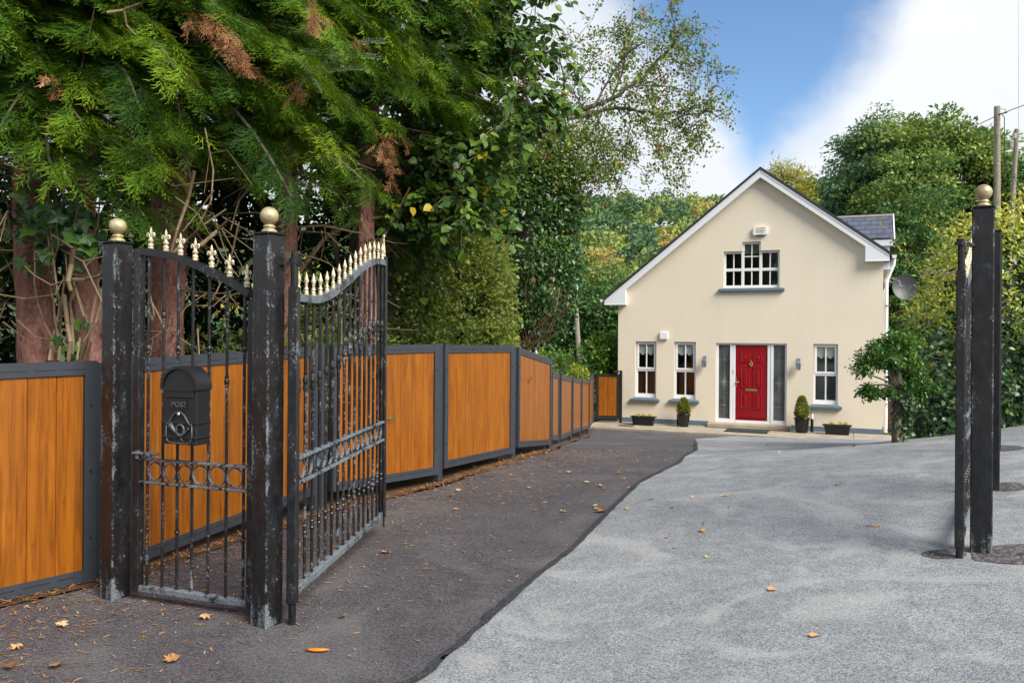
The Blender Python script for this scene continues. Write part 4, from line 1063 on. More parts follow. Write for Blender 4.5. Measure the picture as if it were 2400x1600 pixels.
mb = MB(); mb.tube([(.01, .060, 1.85), (.01, .055, 1.80)], .010, 8); mb.tube([(.01 + .040 * math.sin(q), .056, 1.755 + .045 * math.cos(q)) for q in [PI * 2 * i / 16 for i in range(17)]], [.011 - .004 * math.cos(PI * 2 * i / 16) for i in range(17)], 7); mb.tube([(.01, .057, 1.70), (.01, .057, 1.675)], .010, 8); mb.box((-.005, .06, 1.665), (.025, .077, 1.86), None, .004); mb.build('knocker', M_BRASS, dr, smooth=40)
mb = MB(); mb.box((-.402, .066, 1.11), (-.378, .0845, 1.38), None, .004); mb.sphere((-.352, .045, 1.245), .034, 12, 8, (1, 1, .75)); mb.build('handle', M_BRASS, dr)
mb = MB(); mb.box((-.475, .045, 1.49), (-.445, .0595, 1.58), None, .004); mb.build('bell_push', simple('cream_plastic', (.55, .52, .40), .4), f)
# what can be seen through the panes
def room(a, b, c, d, y, mat, name): mb = MB(); mb.box((a, y, c), (b, y + .03, d)); mb.build(name, mat, HS)
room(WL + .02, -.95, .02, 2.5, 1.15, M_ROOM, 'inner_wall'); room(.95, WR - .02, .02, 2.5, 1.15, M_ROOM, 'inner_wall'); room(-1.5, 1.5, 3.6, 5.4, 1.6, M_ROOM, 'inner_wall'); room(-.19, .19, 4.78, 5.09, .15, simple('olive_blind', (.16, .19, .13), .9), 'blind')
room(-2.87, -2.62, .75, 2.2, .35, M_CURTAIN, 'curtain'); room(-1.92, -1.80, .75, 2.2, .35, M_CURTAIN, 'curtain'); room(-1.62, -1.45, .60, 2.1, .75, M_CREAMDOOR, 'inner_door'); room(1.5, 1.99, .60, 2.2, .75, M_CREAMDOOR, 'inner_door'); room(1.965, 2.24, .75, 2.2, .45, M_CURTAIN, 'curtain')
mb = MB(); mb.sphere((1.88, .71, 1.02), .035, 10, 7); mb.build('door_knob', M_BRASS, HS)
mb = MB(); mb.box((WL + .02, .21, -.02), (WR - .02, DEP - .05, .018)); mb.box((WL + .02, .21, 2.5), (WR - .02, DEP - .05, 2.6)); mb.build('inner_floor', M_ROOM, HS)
# dormer on the right-hand slope
Yd, ze, zr_ = 2.0, 5.27, 6.04
mb = MB(); mb.add([(1.7, Yd, ze), (3.60, Yd, ze), (3.60, Yd + 1.0, zr_), (1.7, Yd + 1.0, zr_), (3.60, Yd + 2.0, ze), (1.7, Yd + 2.0, ze), (3.60, Yd + 1.0, zr_ - .1), (3.6, Yd + .1, ze - .03), (3.6, Yd + 1.9, ze - .03)], [(0, 1, 2, 3), (3, 2, 4, 5), (1, 7, 6, 2), (2, 6, 8, 4)])
dm = mb.build('dormer', M_DARKROOF, HS)
sl_n = Vector((0, -(zr_ - ze), 1.0)).normalized(); sl_d = Vector((0, 1.0, zr_ - ze)); sl_len = sl_d.length; sl_d.normalize()
rows_n = 5
for r_i in range(rows_n):
    e0 = .01 + r_i * sl_len / rows_n; e1 = e0 + sl_len / rows_n * 1.12; off = .0 if r_i % 2 else .16; x = 1.75 + off * 1.0
    while x < 3.56:
        x1 = min(x + .315, 3.585); mb = MB(); lift0, lift1 = .017 + rnd.uniform(0, .003), .006
        q = lambda xx, e, l: Vector((xx, Yd, ze)) + sl_d * e + sl_n * l
        v = [q(x + .003, e0, lift0), q(x1 - .003, e0, lift0), q(x1 - .003, e1, lift1), q(x + .003, e1, lift1), q(x + .003, e0, .003), q(x1 - .003, e0, .003), q(x1 - .003, e1, .002), q(x + .003, e1, .002)]
        mb.add(v, [(0, 1, 2, 3), (4, 7, 6, 5), (0, 4, 5, 1), (1, 5, 6, 2), (2, 6, 7, 3), (3, 7, 4, 0)]); mb.build('slate', M_SLATE, dm); x += .32
mb = MB(); mb.tube([(1.6, Yd + 1.0, zr_ - .005), (3.59, Yd + 1.0, zr_ - .005)], .06, 8); mb.build('ridge_tile', simple('lichened_ridge', (.26, .24, .21), .9, 0, .5, 18), dm)
mb = MB(); mb.add([(3.605, Yd - .03, ze - .02), (3.605, Yd + 1.0, zr_ + .05), (3.605, Yd + 1.0, zr_ - .08), (3.605, Yd + .1, ze - .12), (3.64, Yd - .03, ze - .02), (3.64, Yd + 1.0, zr_ + .05), (3.64, Yd + 1.0, zr_ - .08), (3.64, Yd + .1, ze - .12)], [(0, 1, 2, 3), (7, 6, 5, 4), (0, 4, 5, 1), (1, 5, 6, 2), (2, 6, 7, 3), (3, 7, 4, 0)]); mb.build('verge', M_PVC, dm)
mb = MB(); mb.box((2.0, Yd + .12, 4.5), (3.5, Yd + 1.9, ze - .005)); mb.build('dormer_wall', M_PVC, dm)
mb = MB(); mb.box((2.0, Yd + .02, ze - .20), (3.58, Yd + .118, ze - .02), None, .006); mb.build('dormer_fascia', M_PVC, dm)
mb = MB(); mb.box((3.06, Yd + .10, 4.82), (3.2, Yd + .125, 5.04)); mb.build('pane', M_FROST, dm)
# a brown boarded side gate beyond the corner
mb = MB(); mb.box((3.42, .6, 0), (3.95, .65, 1.75)); tag(mb.build('boarded_gate', M_BROWN, None), None); o = bpy.data.objects['boarded_gate']; o.location = (OX, OY, HZ); o.rotation_euler = (0, 0, HA)
tag(o, 'brown stained boarded gate in the gap beside the right corner of the house', 'gate')

# ------------------------------------------------------------------ things fixed to the house front
def on_wall(s, y, z): x, yy = hw(s, y); return (x, yy, HZ + z)
def lantern(s, z, label):
    t = thing('wall_lantern', label, 'wall lamp', on_wall(s, 0, z), HA, 'pair of silver wall lanterns beside the door')
    m = MB(); m.box((-.04, -.02, .02), (.045, -.002, .16), None, .008); m.build('back_plate', M_STEEL, t)
    m = MB(); m.tube([(.02, -.02, .10), (.02, -.06, .16), (0, -.12, .18), (0, -.14, .15)], .008, 7); m.build('arm', M_STEEL, t)
    m = MB(); m.lathe([(-.15, .03), (-.145, .078), (-.13, .082), (-.125, .074)], (0, -.14, 0), 4); m.build('base', M_STEEL, t)
    m = MB(); m.lathe([(.02, .092), (.03, .092), (.05, .07), (.085, .052), (.10, .035), (.125, .022), (.135, .016), (.15, .012)], (0, -.14, 0), 4); m.build('roof', M_STEEL, t)
    m = MB(); m.lathe([(-.125, .07), (.02, .08)], (0, -.14, 0), 4); m.build('glass', simple('lantern_glass', (.20, .22, .22), .2, 0, .6, 60) if 'lantern_glass' not in bpy.data.materials else bpy.data.materials['lantern_glass'], t)
    for a in range(4):
        q = PI / 2 * a + PI / 4; m = MB(); m.tube([(.074 * math.cos(q), -.14 + .074 * math.sin(q), -.13), (.084 * math.cos(q), -.14 + .084 * math.sin(q), .02)], .007, 5); m.build('corner_bar', M_STEEL, t)
lantern(-1.24, 1.79, 'silver wall lantern left of the red door, between window and door'); lantern(1.24, 1.77, 'silver wall lantern right of the red door, above the tall potted conifer')
t = thing('vent_cover', 'square white vent cover on the wall above the two left windows', 'vent', on_wall(-2.39, 0, 2.51), HA)
m = MB(); m.box((-.115, -.075, -.10), (.115, -.001, .105), None, .012); m.build('hood', M_PVC, t); m = MB(); m.box((-.10, -.06, -.115), (.10, -.004, -.1005)); m.build('louvre', M_PVC, t)
t = thing('alarm_box', 'white burglar alarm box high on the gable reading ALARM GUARD', 'alarm box', on_wall(.235, 0, 5.38), HA)
def rr(w_, h_, r_, n=5):
    o = []
    for cx, cz, a0 in ((w_ - r_, h_ - r_, 0), (-w_ + r_, h_ - r_, 90), (-w_ + r_, -h_ + r_, 180), (w_ - r_, -h_ + r_, 270)):
        for k in range(n + 1): a = math.radians(a0 + 90 * k / n); o.append((cx + r_ * math.cos(a), cz + r_ * math.sin(a)))
    return o
m = MB(); m.prism(rr(.195, .12, .05), lambda x, z: (x * .97, -.075, z * .95), lambda x, z: (x, -.001, z)); m.build('cover', simple('cream_white_plastic', (.76, .76, .69), .4, 0, .03, 4), t)
m = MB(); m.prism([(-.10, -.118), (-.05, -.104), (0, -.110), (.05, -.104), (.10, -.118), (.12, -.132), (-.12, -.132)], lambda x, z: (x, -.077, z), lambda x, z: (x, -.01, z)); m.build('strobe_lens', simple('navy_lens', (.02, .025, .06), .3), t)
text('lettering', 'ALARM', .062, M_REDPRINT, t, (.0, -.0762, .060), None, .0008, .25, .0015, 1.12)
text('lettering', 'GUARD', .062, M_BLUEPRINT, t, (-.005, -.0762, -.008), None, .0008, .25, .0015, 1.08)
text('lettering', '021 4962222', .032, M_INK, t, (-.005, -.0762, -.062), None, .0008, 0, .0005, 1.2)
# satellite dish on the side wall
t = thing('satellite_dish', 'charcoal satellite dish at the right corner of the house under the eaves', 'satellite dish', on_wall(3.62, 1.2, 3.95), HA)
m = MB(); ctr = Vector((.22, -.40, -.12)); ax = Vector((.25, -1, .22)).normalized(); qa = ax.to_track_quat('Z', 'Y').to_matrix()
def dishv(r_, z): return [ctr + qa @ Vector((r_ * math.cos(2 * PI * k / 32), r_ * 1.06 * math.sin(2 * PI * k / 32), z)) for k in range(32)]
prof = [(.05, -.045), (.15, -.032), (.25, -.008), (.31, .012), (.325, .018), (.325, .006), (.25, -.018), (.05, -.058)]
k0 = 0
for r_, z in prof: m.v += dishv(r_, z)
for i in range(len(prof) - 1):
    for k in range(32): a, b = i * 32 + k, i * 32 + (k + 1) % 32; m.f.append((a, b, b + 32, a + 32))
m.f += [tuple(range(32)), tuple(range(7 * 32 + 31, 7 * 32 - 1, -1))]
m.build('reflector', M_DISH, t, smooth=50)
m = MB(); m.tube([(-.30, -.62, .10), (-.12, -.66, .11), (.06, -.70, .04), (.10, -.72, -.10)], .013, 7); m.tube([(.10, -.72, -.10), (.20, -.56, -.42)], .010, 6); m.build('arm', M_STEEL, t)
m = MB(); m.tube([(.02, -.74, -.12), (.16, -.74, -.12)], .028, 8); m.build('receiver', M_STEEL, t)
m = MB(); m.tube([(-.3, 0, .1), (.1, -.2, .0), (.2, -.36, -.1)], .018, 7); m.build('bracket', M_STEEL, t)

# ------------------------------------------------------------------ pots, troughs, mat, small lights
def pot(s, y, h, r0, r1, label, ph, pr, seed):
    t = thing('potted_shrub', label, 'potted plant', on_wall(s, y, .001), HA, 'topiary in black pots beside the door')
    m = MB(); m.lathe([(0, r0), (.01, r0 * 1.02), (h - .05, r1 * .93), (h - .045, r1), (h - .006, r1 * 1.02), (h, r1), (h - .003, r1 * .86), (h - .05, r1 * .84)], (0, 0, 0), 28); m.build('pot', M_GLAZE, t, smooth=40)
    m = MB(); m.lathe([(h - .06, r1 * .83), (h - .03, r1 * .8)], (0, 0, 0), 16); m.build('compost', M_SOIL, t)
    n = 1700; z = R.random(n) ** 1.15; a = R.random(n) * 2 * PI
    rr_ = pr * (np.sin(np.minimum(1, (z + .10) * 3.0) * PI / 2)) * (1 - z ** 1.7) ** .72 * (.72 + .33 * np.sqrt(R.random(n))) * (1 + .10 * np.sin(a * 3 + z * 9 + seed))
    pos = np.stack([rr_ * np.cos(a), rr_ * np.sin(a), h - .02 + z * ph], 1); out = nrm(np.stack([np.cos(a), np.sin(a), .9 + z * 0], 1))
    o = leafmesh('crown', L_SPRIG, pos, nrm(out + R.normal(size=(n, 3)) * .35), rdir(n), .075 * (.7 + .6 * R.random(n)), .62 + R.normal(size=n) * .2, M_BOX, t); tag(o, kind='stuff')
pot(-1.72, -.48, .36, .125, .185, 'small rounded topiary in a black pot under the second window', .42, .155, 1)
pot(1.36, -.46, .39, .145, .205, 'tall cone topiary in a larger black pot right of the red door', .55, .155, 4)
def trough(s, y, label, fl, seed):
    t = thing('flower_trough', label, 'planter', on_wall(s, y, .001), HA, 'black plastic flower troughs by the wall')
    m = MB(); w_, d_, h = .32, .11, .25
    def rg(sx, sy, z): return [(-w_ * sx, -d_ * sy, z), (w_ * sx, -d_ * sy, z), (w_ * sx, d_ * sy, z), (-w_ * sx, d_ * sy, z)]
    R_ = [rg(.86, .85, 0), rg(.97, .97, h - .035), rg(1.1, 1.2, h - .03), rg(1.1, 1.2, h), rg(1.02, 1.02, h), rg(.98, .95, h - .04)]
    for q in R_: m.v += [Vector(p) for p in q]
    for i in range(5):
        for k in range(4): a, b = i * 4 + k, i * 4 + (k + 1) % 4; m.f.append((a, b, b + 4, a + 4))
    m.f += [(3, 2, 1, 0), (20, 21, 22, 23)]; m.build('trough', M_PLASTIC, t)
    m = MB()
    for k in range(22):
        x = -w_ * .86 + w_ * 1.74 * k / 21; m.box((x - .005, -d_ * .99, .012), (x + .005, -d_ * .90, h - .045))
    m.build('ribbing', M_PLASTIC, t)
    for x in fl:
        n = 40; pos = np.stack([x + R.normal(size=n) * .03, R.normal(size=n) * .03, h - .03 + R.random(n) * .05], 1)
        lf = leafmesh('plant', L_SIMPLE, pos, nrm(R.normal(size=(n, 3)) * .5 + np.array((0, 0, .8))), rdir(n), .04 * np.ones(n), .45 + R.normal(size=n) * .2, M_LAUREL, t)
        m = MB()
        for k in range(4):
            c = Vector((x + rnd.uniform(-.035, .035), rnd.uniform(-.04, .02), h + rnd.uniform(.03, .06)))
            for j in range(5):
                a = 2 * PI * j / 5; e = Vector((math.cos(a), -.35, math.sin(a))) * .024; sd = Vector((-math.sin(a), 0, math.cos(a))) * .014
                m.add([c, c + e * .6 + sd, c + e * 1.1, c + e * .6 - sd], [(0, 1, 2, 3)])
        m.build('flower', M_YELLOWFLOWER, lf, recalc=False)
trough(-2.82, -.62, 'black flower trough with three clumps of yellow flowers under the leftmost window', (-.16, .01, .18), 1)
trough(2.22, -.50, 'black flower trough with yellow flowers under the window at the right corner', (-.13, .06, .20), 2)
t = thing('doormat', 'dark green doormat lying in front of the door step', 'doormat', on_wall(.02, -.85, .001), HA)
m = MB(); m.box((-.54, -.34, 0), (.54, .30, .03), None, .008); m.build('mat', M_MAT, t)
def bollard(s, y, label):
    t = thing('post_light', label, 'garden light', on_wall(s, y, .001), HA, 'small garden lights behind the pots')
    m = MB(); m.lathe([(0, .04), (.34, .04), (.35, .035)], (0, 0, 0), 14); m.build('post', M_PLASTIC, t)
    m = MB(); m.lathe([(.351, .032), (.50, .032)], (0, 0, 0), 14); m.build('diffuser', M_PVC, t); m = MB(); m.lathe([(.501, .042), (.515, .042)], (0, 0, 0), 14); m.build('cap', M_STEEL, t)
bollard(-1.93, -.22, 'short black and white post light left behind the small potted topiary'); bollard(1.60, -.24, 'short black and white post light right behind the tall potted topiary')

# ------------------------------------------------------------------ the conifers behind the fence
def conifer(x, y, lean, r0, H, label, z_lo, z_hi, nb, seed, azc, azs, Lr, dens=1.0, tint=.43, fine=True, limbs=10):
    g = zg(x, y); t = thing('conifer_tree', label, 'tree', (x, y, g), 0, 'tall conifers behind the timber fence')
    rs = random.Random(seed); R2 = np.random.default_rng(seed)
    ax = lambda z: Vector((x + lean[0] * z + .05 * math.sin(z * 1.3 + seed), y + lean[1] * z, g + z))
    mb = MB(); zs = [-.2 + .11 * i for i in range(46)] + [5 + i * .8 for i in range(1, int((H - 5) / .8))]
    trunk_mesh(mb, [ax(z) for z in zs], [r0 * (1.35 - .35 * sm((z + .2) / .9)) * max(.12, 1 - z / H) for z in zs], 34, .10, seed)
    mb.build('trunk', M_BARK, t, smooth=True, world=t)
    pos, yd, zd, sc, ti = [], [], [], [], []; lm = MB(); tw = MB()
    for i in range(nb):
        q = (i + rs.random()) / nb; z = z_lo + (z_hi - z_lo) * q; a = azc + rs.gauss(0, azs) if rs.random() < .8 else rs.uniform(-PI, PI)
        L = rs.uniform(*Lr) * (1 - .35 * max(0, z - 4.5) / 5)
        d = Vector((math.sin(a), math.cos(a), 0)); side = Vector((d.y, -d.x, 0)); p0 = ax(z); up0, sag = rs.uniform(.05, .40), rs.uniform(.45, .85)
        curve = lambda s, bend=rs.gauss(0, .12): p0 + d * L * s + side * bend * L * s * s + Vector((0, 0, L * (up0 * s - sag * s * s * .8)))
        pts = [curve(k / 7) for k in range(8)]
        lm.tube(pts, [.030 - .0035 * k for k in range(8)], 5, False)
        hi = z > 5.2; n = int(L * (22 if hi else 78) * dens); bt = R2.normal() * .13
        for j in range(n):
            s = .22 + .80 * rs.random() ** .8; s = min(s, 1.0); c = curve(s); tg = (curve(min(1, s + .04)) - curve(s - .04)).normalized(); sd = rs.choice((-1, 1))
            ang = math.radians(rs.uniform(18, 75)) * (1 - .5 * max(0, s - .75) / .25)
            v = tg * math.cos(ang) + side * sd * math.sin(ang) + Vector((0, 0, rs.uniform(-.40, .10)))
            off = v * rs.uniform(0, .16)
            pos.append(c + off + Vector((rs.gauss(0, .03), rs.gauss(0, .03), rs.gauss(0, .035)))); yd.append(v)
            zd.append(Vector((0, 0, 1)) + d * rs.gauss(.15, .3) + side * rs.gauss(0, .35)); sc.append(rs.uniform(.11, .25) * (1.7 if hi else 1.0))
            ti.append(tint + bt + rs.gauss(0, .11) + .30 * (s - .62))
    lm.build('branch', M_BARKG, t, world=t); bpy.data.objects[COL.objects[-1].name]
    A = lambda l: np.array([tuple(p) for p in l])
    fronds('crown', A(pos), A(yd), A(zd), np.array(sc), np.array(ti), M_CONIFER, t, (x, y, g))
    # dry inner twigs under the green
    for i in range(limbs):
        z = rs.uniform(.9, z_lo + .7); a = azc + rs.gauss(0, 1.0); L = rs.uniform(.6, 1.9); d = Vector((math.sin(a), math.cos(a), 0))
        p0 = ax(z); p = [p0 + d * L * s + Vector((0, 0, L * (rs.uniform(-.1, .3) * s - .35 * s * s))) + Vector((rs.gauss(0, .03), rs.gauss(0, .03), rs.gauss(0, .03))) for s in (0, .25, .5, .75, 1)]
        tw.tube(p, [.013, .010, .008, .006, .003], 5, False)
        for k in range(3):
            q = p[rs.choice((1, 2, 3))]; e = q + Vector((rs.gauss(0, .3), rs.gauss(0, .3), rs.uniform(-.45, .12))); m_ = q.lerp(e, .5) + Vector((rs.gauss(0, .04), rs.gauss(0, .04), rs.gauss(0, .05)))
            tw.tube([q, m_, e], [.006, .0045, .002], 4, False)
    o = tw.build('dry_twigs', M_TWIG, t, world=t); o['kind'] = 'stuff'
    return t, ax
tcam = lambda x, y: math.atan2(-x, -y)            # azimuth towards the camera
C1, ax1 = conifer(-3.80, 6.5, (-.01, 0), .165, 9.5, 'leftmost reddish conifer trunk with ivy, behind the timber fence', 2.95, 8.5, 130, 1, tcam(-3.8, 6.5) + .35, .75, (1.0, 1.9))
C2, ax2 = conifer(-3.36, 6.62, (-.055, .02), .14, 9.0, 'leaning conifer trunk just behind the left gate post', 3.45, 8, 95, 2, tcam(-3.4, 6.6) - .3, .8, (.9, 1.8))
C3, ax3 = conifer(-3.12, 7.45, (.0, 0), .165, 10, 'conifer with pinkish bark seen through the walk gate', 3.65, 9, 135, 3, tcam(-3.1, 7.45) - .2, .7, (1.1, 2.1))
C4, ax4 = conifer(-2.55, 8.75, (.02, 0), .17, 10, 'dense green conifer whose low boughs hang over the boards behind the open gate leaf', 3.25, 9, 150, 4, tcam(-2.5, 8.7) - .25, .8, (1.0, 2.0), limbs=16)
C5, ax5 = conifer(-3.60, 8.2, (.01, 0), .15, 10, 'slim conifer trunk in the shade left of the pink barked trunk', 4.0, 9, 80, 5, tcam(-3.6, 8.2), .9, (1.2, 2.2), limbs=14)
C6, ax6 = conifer(-5.6, 8.0, (.0, 0), .16, 10, 'shaded conifer at the left edge behind the ivy clad trunk', 2.9, 9, 80, 6, tcam(-5.6, 8.0), 1.0, (1.2, 2.4), .8)
C7, ax7 = conifer(-1.75, 9.6, (.02, 0), .14, 10, 'conifer mostly hidden by the broad leaved tree, its boughs high above the timber fence', 4.3, 9.2, 110, 7, tcam(-1.75, 9.6) - .45, .85, (1.0, 1.9), limbs=6)
# brown dead sprays caught in the green
def dead(line, Y, n, tree, drop, wid=.03):
    W = [P(u, v, Y) for u, v in line]; pos, yd = [], []
    for k in range(n):
        q = rnd.random() * (len(W) - 1.001); a = int(q); c = W[a].lerp(W[a + 1], q - a); along = (W[a + 1] - W[a]).normalized()
        pos.append(c + Vector((rnd.gauss(0, wid), rnd.gauss(0, wid), rnd.gauss(0, wid)))); yd.append(along * rnd.uniform(.2, 1) + Vector((rnd.gauss(0, .35), rnd.gauss(-.15, .3), -drop * rnd.uniform(.5, 1.2))))
    f = lambda l: np.array([tuple(p) for p in l])
    fronds('dead_sprays', f(pos), f(yd), rdir(n), .08 + .10 * R.random(n), .42 + R.normal(size=n) * .28, M_DEAD, tree, tuple(tree.location))
dead([(440, 48), (480, 58), (525, 85), (560, 120)], 5.3, 46, C3, .35, .035); dead([(545, 122), (575, 135), (580, 155)], 5.3, 18, C3, .7, .02); dead([(890, 318), (930, 325), (915, 365), (885, 350)], 7.2, 34, C4, 1.0, .04); dead([(905, 370), (925, 400), (922, 425)], 7.2, 14, C4, 1.1, .02)
dead([(725, 0), (745, 20), (740, 45)], 5.9, 12, C4, 1.2, .02); dead([(690, 180), (700, 215)], 6.2, 8, C4, .8, .02); dead([(820, 90), (850, 110)], 6.6, 8, C4, .6, .03); dead([(95, 170), (120, 180)], 5.3, 6, C1, .6, .03)
# arching cotoneaster stems caught among the boughs
CT = thing('cotoneaster', 'arching cotoneaster stems with tiny pale leaves among the conifer boughs', 'shrub', (-2.2, 7.2, .2))
mb = MB(); pos, yd = [], []
for pts, Y in (([(690, 215), (740, 160), (800, 112), (870, 95), (905, 98)], 6.6), ([(700, 120), (760, 125), (830, 130), (880, 133), (895, 134)], 6.5), ([(700, 145), (760, 165), (820, 158), (860, 160)], 6.5), ([(690, 130), (720, 155), (740, 190), (755, 215)], 6.4), ([(775, 140), (810, 150), (870, 165)], 6.7), ([(560, 640), (600, 600), (640, 590), (690, 600)], 6.6), ([(300, 690), (330, 720), (360, 745)], 6.1)):
    W = [P(u, v, Y) for u, v in pts]; mb.tube(W, [.006, .005, .004, .003, .002][:len(W)], 5, False)
    for a, b in zip(W, W[1:]):
        n = int((b - a).length / .011)
        for k in range(n):
            for sd in (-1, 1): pos.append(a.lerp(b, k / n) + Vector((rnd.gauss(0, .003), 0, sd * .007))); yd.append(Vector((rnd.gauss(.3, .3), rnd.gauss(-.3, .3), sd)))
mb.build('stem', M_TWIG, CT, world=CT)['kind'] = 'stuff'
A = lambda l: np.array([tuple(p) for p in l]); n = len(pos)
leafmesh('leaves', L_TINY, A(pos), A(yd), np.tile((0.0, -1.0, .4), (n, 1)) + R.normal(size=(n, 3)) * .3, .024 * (.7 + .6 * R.random(n)), .5 + R.normal(size=n) * .12, M_ASH, CT, tuple(CT.location))['kind'] = 'stuff'
# ivy climbing the two left trunks: every leaf is a piece of its own
IV = thing('ivy', 'dark glossy ivy climbing the two leftmost reddish trunks', 'climber', (-3.7, 6.2, 0))
mb = MB(); stems = []
for k in range(9):
    u0 = rnd.uniform(105, 225); x = u0; v = 845; pts = []
    while v > 390:
        pts.append(P(x, v, 6.05 + .1 * math.sin(v * .02 + k))); v -= 45; x += rnd.gauss(-3 if k % 2 else 3, 12)
    stems.append(pts)
for pts in stems:
    o = MB().tube(pts, [.009 - .0004 * i for i in range(len(pts))], 5).build('stem', M_TWIG, IV, world=IV)
def leaf_obj_mesh(name, tmpl, size, mat, tint, bend=0.0, seed=0):
    tv, tf, tt = tmpl; me = bpy.data.meshes.new(name)
    rs = np.random.default_rng(seed); v = tv * size; v = v + np.stack([np.zeros(len(v)), np.zeros(len(v)), bend * size * ((tv[:, 0] * 1.4) ** 2 + (tv[:, 1] - .5) ** 2) + rs.normal(size=len(v)) * .03 * size], 1)
    me.from_pydata(v.tolist(), [], tf.tolist()); a = me.attributes.new('tint', 'FLOAT', 'POINT'); a.data.foreach_set('value', (np.ones(len(v)) * tint).astype(np.float32)); me.materials.append(mat); return me
ivm = [leaf_obj_mesh('ivy_leaf', L_IVY, .062 + .012 * k, M_IVY, (.30, .45, .40, .62, .74, .36)[k % 6], -.12, k) for k in range(6)]
inv = Matrix.Translation((3.7, -6.2, 0))
def ivy_leaf(u, v, Y, k):
    o = link('leaf', ivm[k % 6], IV); p = P(u, v, Y) + Vector((3.7, -6.2, 0)); zdir = Vector((rnd.gauss(.25, .35), -1, rnd.gauss(.45, .35))).normalized(); ydir = Vector((rnd.gauss(0, .6), 0, -1)); ydir = (ydir - zdir * ydir.dot(zdir)).normalized(); xdir = ydir.cross(zdir)
    o.matrix_local = Matrix(((xdir.x, ydir.x, zdir.x, p.x), (xdir.y, ydir.y, zdir.y, p.y), (xdir.z, ydir.z, zdir.z, p.z), (0, 0, 0, 1))) @ Matrix.Scale(rnd.uniform(.75, 1.35), 4)
for k in range(150):
    c = rnd.random()
    if c < .62: u, v = rnd.gauss(125, 62), rnd.gauss(500, 52)
    elif c < .85: u, v = rnd.gauss(195, 40), rnd.gauss(555, 30)
    elif c < .93: u, v = rnd.gauss(172, 16), rnd.gauss(795, 25)
    else: u, v = rnd.gauss(35, 18), rnd.gauss(560, 40)
    ivy_leaf(u, v, rnd.uniform(5.85, 6.2), k)
# bare suckers and fallen branches tangled under the crowns
mb = MB()
def sucker(pts, r0, r1, Y): mb.tube([P(u, v, Y + .06 * math.sin(i * 2.0)) for i, (u, v) in enumerate(pts)], [r0 + (r1 - r0) * i / (len(pts) - 1) for i in range(len(pts))], 6, False)
for pts, r0, r1, Y in (([(0, 500), (15, 540), (45, 570), (75, 556), (110, 520)], .012, .006, 6.0), ([(30, 545), (45, 610), (80, 645), (120, 668), (160, 655)], .008, .004, 5.9), ([(172, 580), (168, 620), (160, 660), (166, 680)], .018, .014, 5.8), ([(120, 550), (140, 562), (172, 582)], .008, .008, 5.8), ([(160, 655), (200, 655), (240, 645)], .016, .014, 5.9),
     ([(0, 690), (60, 700), (130, 690), (150, 650)], .006, .003, 5.9), ([(118, 530), (124, 600), (134, 680), (140, 700)], .010, .006, 5.95), ([(150, 690), (158, 760), (165, 800), (160, 845)], .016, .014, 5.9), ([(180, 845), (188, 790), (196, 740), (180, 690)], .008, .004, 5.9),
     ([(455, 400), (440, 470), (415, 540), (398, 600)], .016, .010, 6.3), ([(398, 600), (440, 560), (480, 525), (530, 490)], .012, .006, 6.3), ([(470, 575), (510, 540), (540, 510)], .016, .010, 6.2), ([(500, 560), (520, 600), (560, 650)], .005, .003, 6.2), ([(440, 395), (470, 330), (500, 290), (560, 250)], .012, .005, 6.6), ([(450, 430), (440, 390), (430, 350)], .008, .004, 6.4),
     ([(215, 395), (255, 408), (300, 395), (310, 380)], .010, .006, 5.7), ([(310, 395), (314, 430), (312, 470)], .008, .003, 5.7), ([(250, 360), (290, 390), (330, 395), (390, 375)], .008, .004, 6.2), ([(480, 300), (500, 400), (495, 470), (470, 520)], .007, .005, 6.1), ([(350, 700), (372, 740), (386, 770)], .010, .006, 6.4), ([(345, 640), (352, 690), (362, 740)], .006, .004, 6.3),
     ([(560, 520), (540, 610), (505, 690), (480, 720)], .008, .004, 6.6), ([(600, 420), (560, 470), (540, 540)], .012, .006, 6.8), ([(760, 350), (785, 385), (820, 400), (850, 395)], .010, .004, 7.2), ([(770, 400), (800, 370), (850, 350)], .007, .003, 7.2), ([(780, 340), (830, 380), (880, 400)], .006, .003, 7.3), ([(880, 590), (930, 500), (960, 440)], .02, .012, 9.3), ([(700, 640), (760, 560), (830, 520), (940, 500)], .03, .016, 9.6), ([(250, 30), (290, 24), (330, 8)], .010, .006, 5.2), ([(290, 24), (297, 60), (320, 85)], .008, .004, 5.2)):
    sucker(pts, r0, r1, Y)
for k in range(90):
    u0 = rnd.choice((rnd.uniform(0, 60), rnd.uniform(220, 620), rnd.uniform(620, 900))); v0 = rnd.uniform(380, 800); Y = rnd.uniform(6.0, 7.6) if u0 < 620 else rnd.uniform(7.5, 9.5)
    a = rnd.uniform(0, PI); l = rnd.uniform(40, 140); sucker([(u0, v0), (u0 + l * .5 * math.cos(a) + rnd.gauss(0, 8), v0 + l * .5 * math.sin(a) + rnd.gauss(0, 8)), (u0 + l * math.cos(a), v0 + l * math.sin(a))], rnd.uniform(.003, .007), .002, Y)
tag(mb.build('dead_branches', M_TWIG), 'tangle of bare pale twigs under the conifers', None, None, 'stuff')
